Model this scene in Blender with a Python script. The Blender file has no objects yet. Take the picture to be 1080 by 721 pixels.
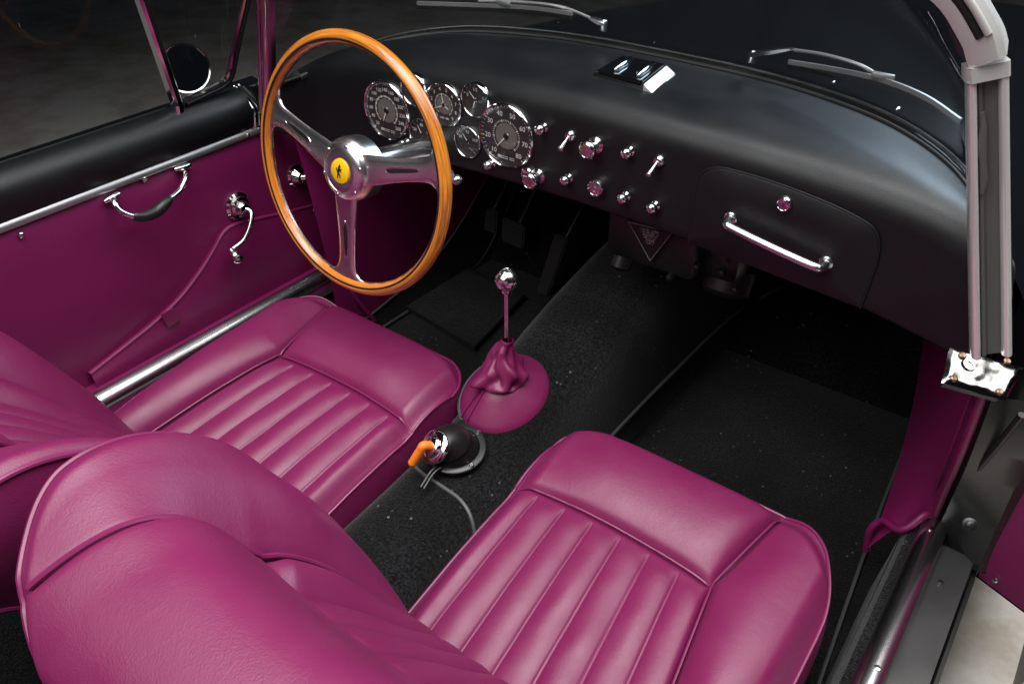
import bpy, bmesh, math, random
from math import sin, cos, pi, radians, sqrt, atan2, exp
from mathutils import Vector, Matrix, noise
V = Vector
random.seed(4)
scene = bpy.context.scene
COL = scene.collection

# ------------------------------------------------------------------ camera
# metres; X to the passenger side, Y to the nose of the car, Z up; Y = 0 at the seat's front seam
CAM = V((.629, -.7155, 1.2))
PITCH, YAW, FPX = radians(35.9097), radians(36.6091), 870.0
cd = bpy.data.cameras.new('camera')
cam = bpy.data.objects.new('camera', cd)
COL.objects.link(cam)
cam.location = CAM
cam.rotation_euler = (pi/2-PITCH, 0, YAW)
cd.sensor_width = 36
cd.lens = FPX/1080*36
cd.clip_start = .02
cd.clip_end = 200
scene.camera = cam

# ------------------------------------------------------------------ world, lamps, exposure
w = bpy.data.worlds.new("World")
scene.world = w
w.use_nodes = True
bg = w.node_tree.nodes['Background']
bg.inputs['Color'].default_value = (.7, .8, 1, 1)
bg.inputs['Strength'].default_value = .012
scene.view_settings.view_transform = 'Standard'
scene.view_settings.look = 'None'
scene.view_settings.exposure = 0.0
scene.view_settings.gamma = 1.0


def softbox(name, loc, target, sx, sy, watts, color=(1, 1, 1), spread=180):
    d = bpy.data.lights.new(name, 'AREA')
    d.shape = 'RECTANGLE'
    d.size, d.size_y = sx, sy
    d.energy = watts
    d.color = color
    d.spread = radians(spread)
    o = bpy.data.objects.new(name, d)
    COL.objects.link(o)
    o.location = loc
    o.rotation_euler = (V(target)-V(loc)).to_track_quat('-Z', 'Y').to_euler()
    return o


softbox('softbox_key', (1.15, .85, 2.5), (1.0, .35, 0), 1.8, 2.4, 43, (1, .985, .97), 128)
softbox('softbox_top', (-.05, -.35, 2.7), (-.2, .1, 0), 1.6, 1.8, 17, (1, .98, .97), 80)
softbox('softbox_front', (.80, 2.4, 2.1), (.45, .4, .75), 1.4, 1.0, 17, (.68, .84, 1), 110)
softbox('softbox_rear', (-.25, -1.7, 2.5), (.25, .1, .3), 1.8, 2.0, 20, (1, .97, .95), 110)

# ------------------------------------------------------------------ pixel ray of the reference, for measured outlines
_F = V((-sin(YAW)*cos(PITCH), cos(YAW)*cos(PITCH), -sin(PITCH)))
_U = V((-sin(YAW)*sin(PITCH), cos(YAW)*sin(PITCH), cos(PITCH)))
_R = V((cos(YAW), sin(YAW), 0))


def hit(px, py, axis, val):
    """point of the plane axis = val (0 x, 1 y, 2 z) measured at a pixel of the photograph"""
    d = _F*FPX+_R*(px-540)-_U*(py-360.5)
    return CAM+d*((val-CAM[axis])/d[axis])


# ------------------------------------------------------------------ materials
def mat(name, color, rough=.5, metal=0., bump=0., bscale=200., bdist=.0006, var=0., vscale=6., spec=.5, coat=0., kind='noise', sheen=0., crease=0.):
    m = bpy.data.materials.new(name)
    m.use_nodes = True
    nt = m.node_tree
    b = nt.nodes['Principled BSDF']
    b.inputs['Base Color'].default_value = (*color, 1)
    b.inputs['Roughness'].default_value = rough
    b.inputs['Metallic'].default_value = metal
    b.inputs['Specular IOR Level'].default_value = spec
    b.inputs['Coat Weight'].default_value = coat
    b.inputs['Coat Roughness'].default_value = .05
    if sheen:
        b.inputs['Sheen Weight'].default_value = sheen
        b.inputs['Sheen Roughness'].default_value = .5
    tc = nt.nodes.new('ShaderNodeTexCoord')
    if bump:
        if kind == 'voronoi':
            n = nt.nodes.new('ShaderNodeTexVoronoi')
            n.feature = 'SMOOTH_F1'
            n.inputs['Scale'].default_value = bscale
            out = n.outputs['Distance']
        else:
            n = nt.nodes.new('ShaderNodeTexNoise')
            n.inputs['Scale'].default_value = bscale
            n.inputs['Detail'].default_value = 4
            out = n.outputs['Fac']
        nt.links.new(tc.outputs['Object'], n.inputs['Vector'])
        bp = nt.nodes.new('ShaderNodeBump')
        bp.inputs['Strength'].default_value = bump
        bp.inputs['Distance'].default_value = bdist
        if crease:
            n5 = nt.nodes.new('ShaderNodeTexNoise')
            n5.inputs['Scale'].default_value = 38
            n5.inputs['Detail'].default_value = 7
            n5.inputs['Roughness'].default_value = .62
            n5.inputs['Distortion'].default_value = 1.2
            nt.links.new(tc.outputs['Object'], n5.inputs['Vector'])
            ma = nt.nodes.new('ShaderNodeMath')
            ma.operation = 'MULTIPLY_ADD'
            ma.inputs[1].default_value = crease
            nt.links.new(n5.outputs['Fac'], ma.inputs[0])
            nt.links.new(out, ma.inputs[2])
            out = ma.outputs[0]
        nt.links.new(out, bp.inputs['Height'])
        nt.links.new(bp.outputs['Normal'], b.inputs['Normal'])
    if var:
        n2 = nt.nodes.new('ShaderNodeTexNoise')
        n2.inputs['Scale'].default_value = vscale
        n2.inputs['Detail'].default_value = 5
        nt.links.new(tc.outputs['Object'], n2.inputs['Vector'])
        mp = nt.nodes.new('ShaderNodeMapRange')
        mp.inputs['From Min'].default_value = .3
        mp.inputs['From Max'].default_value = .7
        mp.inputs['To Min'].default_value = rough-var
        mp.inputs['To Max'].default_value = rough+var
        nt.links.new(n2.outputs['Fac'], mp.inputs['Value'])
        nt.links.new(mp.outputs['Result'], b.inputs['Roughness'])
    return m


M = {}
M['leather'] = mat('magenta_leather', (.158, .0108, .066), .43, bump=.30, bscale=620, bdist=.0005, kind='voronoi', var=.07, vscale=18, crease=2.2)
M['piping'] = mat('magenta_piping', (.165, .013, .075), .36)
M['vinyl'] = mat('magenta_door_leather', (.158, .0065, .068), .46, bump=.25, bscale=620, bdist=.0005, kind='voronoi', var=.06, vscale=8, crease=2.5)
M['black_leather'] = mat('black_leather', (.0035, .0042, .0052), .45, bump=.25, bscale=800, bdist=.0005, kind='voronoi', var=.06, vscale=9, crease=.5, spec=.40)
M['chrome'] = mat('chrome', (.74, .74, .75), .09, 1)
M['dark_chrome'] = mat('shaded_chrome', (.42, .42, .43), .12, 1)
M['knob'] = mat('knob_chrome', (.66, .66, .66), .17, 1)
M['worn_chrome'] = mat('worn_chrome', (.80, .80, .80), .16, 1, bump=.05, bscale=60, var=.06, vscale=30)
M['satin'] = mat('satin_metal', (.62, .63, .65), .24, 1)
M['alloy'] = mat('polished_alloy', (.84, .82, .84), .27, 1)
M['rubber'] = mat('black_rubber', (.004, .004, .004), .5)
M['pedal_rubber'] = mat('grey_pedal_rubber', (.030, .030, .028), .8, bump=.3, bscale=250)
M['black_paint'] = mat('black_gloss_paint', (.003, .0035, .0045), .12, coat=.4)
M['black_metal'] = mat('black_satin_metal', (.012, .013, .013), .33, var=.08, vscale=12)
M['sill_metal'] = mat('grey_sill_metal', (.075, .075, .075), .36, .55, var=.08, vscale=14)
M['black_plastic'] = mat('black_plastic', (.008, .008, .008), .4)
M['trim_piping'] = mat('grey_carpet_binding', (.060, .063, .066), .5)
M['dial'] = mat('dial_black', (.022, .022, .022), .5)
M['mark'] = mat('dial_marks', (.80, .80, .76), .6)
M['dial_center'] = mat('dial_centre_grey', (.15, .145, .125), .4)
M['red'] = mat('red_mark', (.35, .03, .02), .5)
M['orange'] = mat('orange_plastic', (.80, .20, .015), .38)
M['yellow'] = mat('yellow_enamel', (.85, .52, .01), .3)
M['ink'] = mat('black_enamel', (.01, .01, .01), .4)
M['rust'] = mat('worn_screw', (.26, .17, .12), .4, .9)
M['strip'] = mat('grey_door_strip', (.33, .33, .35), .33, .85, var=.06, vscale=20)
M['channel'] = mat('grey_channel_rubber', (.075, .075, .07), .45, var=.1, vscale=30)
M['wiper_metal'] = mat('wiper_metal', (.34, .34, .34), .38, .7)
M['pale_trim'] = mat('pale_header_trim', (.50, .50, .49), .30, .25, bump=.05, bscale=40, var=.08, vscale=20)
M['pillar'] = mat('bright_pillar_metal', (.86, .85, .84), .18, .55, var=.04, vscale=25)


def carpet(name, base, lint=True):
    m = mat(name, base, .95, bump=.8, bscale=380, bdist=.003, spec=.10, sheen=.12)
    nt = m.node_tree
    b = nt.nodes['Principled BSDF']
    tc = [n for n in nt.nodes if n.type == 'TEX_COORD'][0]
    n1 = nt.nodes.new('ShaderNodeTexNoise')
    n1.inputs['Scale'].default_value = 240
    n1.inputs['Detail'].default_value = 2
    n2 = nt.nodes.new('ShaderNodeTexNoise')
    n2.inputs['Scale'].default_value = 5
    n2.inputs['Detail'].default_value = 6
    n3 = nt.nodes.new('ShaderNodeTexVoronoi')
    n3.inputs['Scale'].default_value = 55
    for n in (n1, n2, n3):
        nt.links.new(tc.outputs['Object'], n.inputs['Vector'])
    mr = nt.nodes.new('ShaderNodeMapRange')
    mr.inputs['From Min'].default_value = .38
    mr.inputs['From Max'].default_value = .66
    mr.inputs['To Min'].default_value = .15
    mr.inputs['To Max'].default_value = 2.4
    nt.links.new(n1.outputs['Fac'], mr.inputs['Value'])
    mr2 = nt.nodes.new('ShaderNodeMapRange')
    mr2.inputs['From Min'].default_value = .35
    mr2.inputs['From Max'].default_value = .7
    mr2.inputs['To Min'].default_value = .55
    mr2.inputs['To Max'].default_value = 1.9
    nt.links.new(n2.outputs['Fac'], mr2.inputs['Value'])
    mu = nt.nodes.new('ShaderNodeMath')
    mu.operation = 'MULTIPLY'
    nt.links.new(mr.outputs[0], mu.inputs[0])
    nt.links.new(mr2.outputs[0], mu.inputs[1])
    mx = nt.nodes.new('ShaderNodeVectorMath')
    mx.operation = 'SCALE'
    mx.inputs[0].default_value = base
    nt.links.new(mu.outputs[0], mx.inputs['Scale'])
    last = mx.outputs[0]
    if lint:        # pale lint caught in the pile, gathered in patches
        th = nt.nodes.new('ShaderNodeMapRange')
        th.inputs['From Min'].default_value = .15
        th.inputs['From Max'].default_value = .08
        nt.links.new(n3.outputs['Distance'], th.inputs['Value'])
        n4 = nt.nodes.new('ShaderNodeTexNoise')
        n4.inputs['Scale'].default_value = 9
        n4.inputs['Detail'].default_value = 8
        n4.inputs['Roughness'].default_value = .75
        nt.links.new(tc.outputs['Object'], n4.inputs['Vector'])
        th2 = nt.nodes.new('ShaderNodeMapRange')
        th2.inputs['From Min'].default_value = .50
        th2.inputs['From Max'].default_value = .62
        nt.links.new(n4.outputs['Fac'], th2.inputs['Value'])
        m3 = nt.nodes.new('ShaderNodeMath')
        m3.operation = 'MULTIPLY'
        nt.links.new(th.outputs[0], m3.inputs[0])
        nt.links.new(th2.outputs[0], m3.inputs[1])
        mix = nt.nodes.new('ShaderNodeMix')
        mix.data_type = 'RGBA'
        mix.inputs['B'].default_value = (.16, .16, .16, 1)
        nt.links.new(m3.outputs[0], mix.inputs['Factor'])
        nt.links.new(last, mix.inputs['A'])
        last = mix.outputs['Result']
    nt.links.new(last, b.inputs['Base Color'])
    return m


M['carpet'] = carpet('black_carpet', (.0042, .0044, .0050))
M['mat'] = carpet('black_ribbed_mat', (.006, .006, .006), False)


def wood():
    m = mat('varnished_rim_wood', (.55, .2, .03), .22, coat=.5)
    nt = m.node_tree
    b = nt.nodes['Principled BSDF']
    tc = [n for n in nt.nodes if n.type == 'TEX_COORD'][0]
    mp = nt.nodes.new('ShaderNodeMapping')
    mp.inputs['Scale'].default_value = (9, 9, 260)
    nt.links.new(tc.outputs['UV'], mp.inputs['Vector'])
    mp.inputs['Scale'].default_value = (5, 40, 1)
    n = nt.nodes.new('ShaderNodeTexNoise')
    n.inputs['Scale'].default_value = 3
    n.inputs['Detail'].default_value = 6
    nt.links.new(mp.outputs[0], n.inputs['Vector'])
    r = nt.nodes.new('ShaderNodeValToRGB')
    r.color_ramp.elements[0].position = .36
    r.color_ramp.elements[0].color = (.30, .078, .007, 1)
    r.color_ramp.elements[1].position = .62
    r.color_ramp.elements[1].color = (.70, .25, .030, 1)
    nt.links.new(n.outputs['Fac'], r.inputs[0])
    nt.links.new(r.outputs[0], b.inputs['Base Color'])
    return m


M['wood'] = wood()


def concrete(name, c0, c1):
    m = mat(name, c0, .75, bump=.3, bscale=90, bdist=.002)
    nt = m.node_tree
    b = nt.nodes['Principled BSDF']
    tc = [n for n in nt.nodes if n.type == 'TEX_COORD'][0]
    n = nt.nodes.new('ShaderNodeTexNoise')
    n.inputs['Scale'].default_value = 3.0
    n.inputs['Detail'].default_value = 9
    n.inputs['Roughness'].default_value = .65
    nt.links.new(tc.outputs['Object'], n.inputs['Vector'])
    r = nt.nodes.new('ShaderNodeValToRGB')
    r.color_ramp.elements[0].position = .36
    r.color_ramp.elements[0].color = (*c1, 1)
    r.color_ramp.elements[1].position = .58
    r.color_ramp.elements[1].color = (*c0, 1)
    nt.links.new(n.outputs['Fac'], r.inputs[0])
    nt.links.new(r.outputs[0], b.inputs['Base Color'])
    return m


M['concrete'] = concrete('worn_concrete', (.74, .705, .65), (.47, .40, .32))


def thin_glass(name, tint=(.80, .83, .84), refl=1.0):
    m = bpy.data.materials.new(name)
    m.use_nodes = True
    nt = m.node_tree
    nt.nodes.remove(nt.nodes['Principled BSDF'])
    out = [n for n in nt.nodes if n.type == 'OUTPUT_MATERIAL'][0]
    t = nt.nodes.new('ShaderNodeBsdfTransparent')
    t.inputs['Color'].default_value = (*tint, 1)
    g = nt.nodes.new('ShaderNodeBsdfGlossy')
    g.inputs['Roughness'].default_value = .01
    f = nt.nodes.new('ShaderNodeLayerWeight')
    f.inputs['Blend'].default_value = .5
    pw = nt.nodes.new('ShaderNodeMath')
    pw.operation = 'POWER'
    pw.inputs[1].default_value = 4.5
    nt.links.new(f.outputs['Facing'], pw.inputs[0])
    mx = nt.nodes.new('ShaderNodeMixShader')
    mm = nt.nodes.new('ShaderNodeMath')
    mm.operation = 'MULTIPLY_ADD'
    mm.inputs[1].default_value = .85*refl
    mm.inputs[2].default_value = .045*refl
    nt.links.new(pw.outputs[0], mm.inputs[0])
    nt.links.new(mm.outputs[0], mx.inputs[0])
    nt.links.new(t.outputs[0], mx.inputs[1])
    nt.links.new(g.outputs[0], mx.inputs[2])
    nt.links.new(mx.outputs[0], out.inputs['Surface'])
    return m


M['glass'] = thin_glass('window_glass')
M['dial_glass'] = thin_glass('dial_glass', (.97, .97, .97), .8)


# ------------------------------------------------------------------ mesh helpers
def thing(name, label, cat, loc=(0, 0, 0), group=None):
    o = bpy.data.objects.new(name, None)
    o.empty_display_size = .05
    COL.objects.link(o)
    o.location = loc
    tag(o, label, cat, group)
    return o


def sub(name, parent, loc, label=None):
    """an Empty that is a part of a thing and parents its sub-parts"""
    o = bpy.data.objects.new(name, None)
    o.empty_display_size = .03
    COL.objects.link(o)
    o.parent = parent
    o.location = V(loc)-root_of(parent)
    if label:
        o['label'] = label
    return o


def tag(o, label=None, cat=None, group=None, kind=None):
    if label:
        o['label'] = label
    if cat:
        o['category'] = cat
    if group:
        o['group'] = group
    if kind:
        o['kind'] = kind
    return o


def root_of(o):
    off = V((0, 0, 0))
    while o is not None:
        off += o.location
        o = o.parent
    return off


def obj(name, bm, m, parent=None, smooth=True, angle=40, recalc=True):
    """links a bmesh built in scene coordinates as one mesh object"""
    if recalc:
        bmesh.ops.recalc_face_normals(bm, faces=bm.faces)
    me = bpy.data.meshes.new(name)
    bm.to_mesh(me)
    bm.free()
    if isinstance(m, (list, tuple)):
        for k in m:
            me.materials.append(k)
    else:
        me.materials.append(m)
    if smooth:
        for p in me.polygons:
            p.use_smooth = True
        try:
            me.set_sharp_from_angle(angle=radians(angle))
        except Exception:
            pass
    o = bpy.data.objects.new(name, me)
    COL.objects.link(o)
    if parent is not None:
        o.parent = parent
        o.location = -root_of(parent)
    return o


def B():
    return bmesh.new()


def grid(bm, P, closed_u=False, closed_v=False, mi=0, flip=False):
    """quads over a 2-D list of points"""
    n, k = len(P), len(P[0])
    vs = [[bm.verts.new(p) for p in row] for row in P]
    for i in range(n if closed_u else n-1):
        for j in range(k if closed_v else k-1):
            q = [vs[i][j], vs[(i+1) % n][j], vs[(i+1) % n][(j+1) % k], vs[i][(j+1) % k]]
            try:
                f = bm.faces.new(q[::-1] if flip else q)
                f.material_index = mi
            except ValueError:
                pass
    return vs


def cr(pts, n=8, closed=False):
    """Catmull-Rom through points"""
    pts = [V(p) for p in pts]
    k = len(pts)
    out = []
    segs = k if closed else k-1
    for i in range(segs):
        if closed:
            p0, p1, p2, p3 = pts[(i-1) % k], pts[i], pts[(i+1) % k], pts[(i+2) % k]
        else:
            p0 = pts[i-1] if i > 0 else pts[0]*2-pts[1]
            p1, p2 = pts[i], pts[i+1]
            p3 = pts[i+2] if i+2 < k else pts[-1]*2-pts[-2]
        for j in range(n):
            t = j/n
            out.append(.5*((2*p1)+(p2-p0)*t+(2*p0-5*p1+4*p2-p3)*t*t+(3*p1-p0-3*p2+p3)*t**3))
    if not closed:
        out.append(pts[-1])
    return out


def frames(pts, closed=False, up=None):
    n = len(pts)
    T = []
    for i in range(n):
        a = pts[(i-1) % n] if (closed or i > 0) else pts[i]
        b = pts[(i+1) % n] if (closed or i < n-1) else pts[i]
        d = (b-a)
        T.append(d.normalized() if d.length > 1e-9 else V((0, 0, 1)))
    if up is not None:
        out = []
        for t in T:
            s = t.cross(up)
            s = s.normalized() if s.length > 1e-6 else V((1, 0, 0))
            out.append((s, s.cross(t).normalized()))
        return out
    r = T[0].orthogonal().normalized()
    out = []
    for i, t in enumerate(T):
        r = (r-t*r.dot(t))
        r = r.normalized() if r.length > 1e-9 else t.orthogonal().normalized()
        out.append((r, t.cross(r)))
    return out


def tube(bm, pts, r, sides=10, closed=False, cap=True, sect=None, up=None, mi=0):
    """sweep a circle of radius r (number or list), or the section sect [(s, n)...], along points"""
    pts = [V(p) for p in pts]
    fr = frames(pts, closed, up)
    rows = []
    for i, p in enumerate(pts):
        a, b = fr[i]
        rr = r[i] if isinstance(r, (list, tuple)) else r
        if sect:
            rows.append([p+a*s[0]*rr+b*s[1]*rr for s in sect])
        else:
            rows.append([p+a*cos(2*pi*k/sides)*rr+b*sin(2*pi*k/sides)*rr for k in range(sides)])
    vs = grid(bm, rows, closed_u=closed, closed_v=True, mi=mi)
    if cap and not closed:
        for row in (vs[0][::-1], vs[-1]):
            try:
                bm.faces.new(row).material_index = mi
            except ValueError:
                pass
    return vs


def axes(axis):
    z = V(axis).normalized()
    x = z.orthogonal().normalized() if abs(z.z) > .95 else V((0, 0, 1)).cross(z).normalized()
    return x, z.cross(x), z


def lathe(bm, prof, loc, axis, n=32, mi=0, cap0=True, cap1=True):
    """profile [(radius, height)] turned about an axis at loc"""
    x, y, z = axes(axis)
    loc = V(loc)
    rows = []
    for (r, h) in prof:
        r = max(r, 1e-5)
        rows.append([loc+z*h+(x*cos(2*pi*k/n)+y*sin(2*pi*k/n))*r for k in range(n)])
    vs = grid(bm, rows, closed_v=True, mi=mi)
    if cap0:
        bm.faces.new(vs[0][::-1]).material_index = mi
    if cap1:
        bm.faces.new(vs[-1]).material_index = mi
    return vs


def ball(bm, loc, r, n=20, mi=0, squash=1.0, axis=(0, 0, 1)):
    prof = [(r*sin(pi*i/14), -r*squash*cos(pi*i/14)) for i in range(15)]
    lathe(bm, prof, loc, axis, n, mi, False, False)


def box(bm, c, s, rot=None, bev=.0, seg=2, mi=0):
    m = Matrix.Translation(V(c))
    if rot is not None:
        m = m @ rot.to_4x4()
    m = m @ Matrix.Diagonal((s[0], s[1], s[2], 1))
    r = bmesh.ops.create_cube(bm, size=1, matrix=m)
    vs = r['verts']
    fs = {f for v in vs for f in v.link_faces}
    for f in fs:
        f.material_index = mi
    if bev > 0:
        es = list({e for v in vs for e in v.link_edges})
        rb = bmesh.ops.bevel(bm, geom=es, offset=bev, segments=seg, profile=.5, affect='EDGES')
        for f in rb['faces']:
            f.material_index = mi


def plate(bm, outline, thick, direction, mi=0):
    """solid plate: planar outline (3-D points) extruded along direction"""
    d = V(direction).normalized()*thick
    a = [bm.verts.new(V(p)) for p in outline]
    b = [bm.verts.new(V(p)+d) for p in outline]
    bm.faces.new(a).material_index = mi
    bm.faces.new(b[::-1]).material_index = mi
    n = len(a)
    for i in range(n):
        bm.faces.new((a[i], b[i], b[(i+1) % n], a[(i+1) % n])).material_index = mi


def text_bm(bm, s, size, origin, xdir, ydir, mi=0, align='CENTER', lift=.0002):
    cu = bpy.data.curves.new('lettering', 'FONT')
    cu.body = s
    cu.size = size
    cu.align_x = align
    cu.align_y = 'CENTER'
    cu.resolution_u = 2
    o = bpy.data.objects.new('lettering', cu)
    COL.objects.link(o)
    dg = bpy.context.evaluated_depsgraph_get()
    me = bpy.data.meshes.new_from_object(o.evaluated_get(dg))
    x, y = V(xdir).normalized(), V(ydir).normalized()
    z = x.cross(y)
    base = len(bm.verts)
    vs = [bm.verts.new(V(origin)+x*v.co.x+y*v.co.y+z*lift) for v in me.vertices]
    for p in me.polygons:
        try:
            bm.faces.new([vs[i] for i in p.vertices]).material_index = mi
        except ValueError:
            pass
    bpy.data.objects.remove(o)
    bpy.data.meshes.remove(me)
    bpy.data.curves.remove(cu)


def strokes(bm, origin, xdir, zdir, width, size, seed=1):
    """a line of print too small to read"""
    rnd = random.Random(seed)
    x, z = V(xdir).normalized(), V(zdir).normalized()
    n = x.cross(z)*.0002
    p = -width/2
    while p < width/2:
        w_ = size*rnd.uniform(.35, .75)
        if rnd.random() > .14:
            for h0, h1 in ((-.5, -.28), (.05, .26)) if rnd.random() > .4 else ((-.5, .4),):
                q = [V(origin)+n+x*a+z*b for a, b in ((p, size*h0), (p+w_*.7, size*h0), (p+w_*.7, size*h1), (p, size*h1))]
                bm.faces.new([bm.verts.new(v) for v in q])
        p += w_


def ss(a, b, x):
    t = min(1, max(0, (x-a)/(b-a)))
    return t*t*(3-2*t)


def lerp(a, b, t):
    return a+(b-a)*t


def interp(tab, x):
    """smooth piecewise interpolation of [(x, y...)]"""
    if x <= tab[0][0]:
        return tab[0][1:]
    for i in range(len(tab)-1):
        x0, x1 = tab[i][0], tab[i+1][0]
        if x <= x1:
            t = (x-x0)/(x1-x0)
            res = []
            for k in range(1, len(tab[0])):
                p1, p2 = tab[i][k], tab[i+1][k]
                m1 = (p2-tab[i-1][k])/(x1-tab[i-1][0])*(x1-x0) if i > 0 else p2-p1
                m2 = (tab[i+2][k]-p1)/(tab[i+2][0]-x0)*(x1-x0) if i+2 < len(tab) else p2-p1
                res.append((2*t**3-3*t**2+1)*p1+(t**3-2*t**2+t)*m1+(-2*t**3+3*t**2)*p2+(t**3-t**2)*m2)
            return tuple(res)
    return tab[-1][1:]


# ================================================================== SETTING
gnd = B()
grid(gnd, [[V((x, y, -.18)) for y in (-9, 9)] for x in (-9, 9)])
tag(obj('floor', gnd, M['concrete'], smooth=False), kind='structure')

# ================================================================== CAR SHELL
car = thing('car', 'black open car body with its doors, sills, footwell panels and windscreen round the magenta cockpit', 'car', (0, .6, -.18))

# windscreen base curve, half x >= 0
WB = [(0, .565, .772), (.14, .56, .772), (.26, .543, .770), (.38, .503, .766), (.47, .452, .754), (.53, .39, .738), (.565, .325, .718), (.60, .262, .694), (.625, .225, .675)]


def wbase(x):
    y, z = interp(WB, abs(x))
    return V((x, y, z))


# bonnet, wings and cowl outside the glass
def bonnet_z(x, y):
    e = abs(x)
    return .755-.10*max(0, y-.55)-.02*max(0, y-.9)**2-.9*max(0, e-.28)**2+.02*exp(-((e-.62)/.10)**2)*ss(.7, 1.2, y)


bm = B()
rows = []
xs = [-.80+1.60*i/56 for i in range(57)]
for j in range(41):
    t = j/40
    row = []
    for x in xs:
        if abs(x) < .62:
            wbp = wbase(x)
            y0, z0 = wbp.y+.012+.075*ss(.50, .62, abs(x)), wbp.z-.012
        else:
            y0 = .318-(abs(x)-.62)*.15
            z0 = .66-(abs(x)-.62)*.25
        y = lerp(y0, 2.7, t)
        z = lerp(z0, bonnet_z(x, y), ss(0, .12, t))
        row.append(V((x, y, z)))
    rows.append(row)
grid(bm, rows)
for sx in (-1, 1):      # wing sides down to the sill line
    side = []
    for j in range(41):
        p = rows[j][0 if sx < 0 else -1]
        side.append([p+V((0, 0, 0)), V((sx*.825, p.y, p.z-.05)), V((sx*.835, p.y, .33)), V((sx*.82, p.y, .02))])
    grid(bm, side)
obj('bonnet', bm, M['black_paint'], car)

# rocker panels below the doors and the floor pan
bm = B()
for sx in (-1, 1):
    grid(bm, [[V((sx*.60, y, .228)), V((sx*.69, y, .228)), V((sx*.710, y, .22)), V((sx*.712, y, .10)), V((sx*.70, y, .0)), V((sx*.5, y, -.02)), V((0, y, -.02))] for y in (-1.3, .45)])
obj('rocker_panel', bm, M['black_metal'], car)

# ---- carpeted tub: floor, toe board, bulkhead, tunnel
bm = B()
prof = [(-1.25, .62), (-1.0, .60), (-.98, .10), (-.9, .08), (.72, .08), (.80, .09), (1.02, .33), (1.05, .62)]
pp = cr([(0, a, b) for a, b in prof], 6)
grid(bm, [[V((x, p.y, p.z)) for p in pp] for x in (-.62, -.3, 0, .3, .62)])
tub = obj('floor_carpet', bm, M['carpet'])
tag(tub, kind='structure')

TUN = [(-.95, .23), (-.3, .235), (-.1, .245), (.03, .262), (.16, .30), (.28, .342), (.42, .375), (.6, .40), (.9, .43), (1.04, .44)]


def tun_z(y):
    return interp(TUN, y)[0]


def tun_w(y):
    return interp([(-.95, .098), (.1, .098), (.3, .105), (.5, .112), (.8, .13), (.9, .165), (1.04, .30)], y)[0]


def tun_pt(y, th):
    """th 0 (right foot) .. 1 (left foot)"""
    hw, z = tun_w(y), tun_z(y)
    a = pi*th
    c, s = cos(a), sin(a)
    e = .42
    x = hw*(abs(c)**e)*(1 if c >= 0 else -1)
    zz = .07+(z-.07)*(abs(s)**e)
    return V((x-.012, y, zz))


bm = B()
ys = [-.95+i*(1.99)/120 for i in range(121)]
grid(bm, [[tun_pt(y, k/48) for k in range(49)] for y in ys])
tunnel = obj('tunnel_carpet', bm, M['carpet'])
tag(tunnel, kind='structure')
# bound edges of the carpet pieces
bm = B()
tube(bm, [tun_pt(y, 0.012)+V((.006, 0, .022)) for y in [-.2+i*.025 for i in range(42)]], .0036, 6)
tube(bm, [tun_pt(.845, k/40)+V((.003, 0, .003)) for k in range(1, 24)], .003, 6)
arc = [tun_pt(-.085+.085*k/40, k/40)+V((0, 0, .002)) for k in range(1, 40)]
tube(bm, arc, .0034, 6)
obj('binding', bm, M['trim_piping'], tunnel)
tub2 = B()
tube(tub2, cr([(-.60, -.1, .085), (-.57, .3, .088), (-.565, .6, .09), (-.57, .78, .105), (-.575, 1.0, .32)], 8), .003, 6)
tube(tub2, cr([(.588, .02, .088), (.565, .3, .088), (.55, .5, .088), (.535, .72, .09), (.51, .86, .17), (.50, 1.0, .34)], 8), .003, 6)
tube(tub2, cr([(.085, .80, .105), (.11, .85, .145), (.16, .90, .198), (.24, .95, .262)], 6), .0032, 6)
obj('binding', tub2, M['trim_piping'], tub)

# driver's heel mat
fm = thing('heel_mat', 'black ribbed heel mat on the carpet below the steering wheel', 'floor mat', (-.36, .5, .085))
bm = B()
mo = [hit(x, y, 2, .094) for x, y in ((425, 322), (487, 281), (552, 313), (500, 367))]
plate(bm, mo, .008, (0, 0, -1))
obj('rubber_pad', bm, M['mat'], fm, smooth=False)
bm = B()
tube(bm, mo, .004, 6, closed=True)
obj('edging', bm, M['rubber'], fm)

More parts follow.
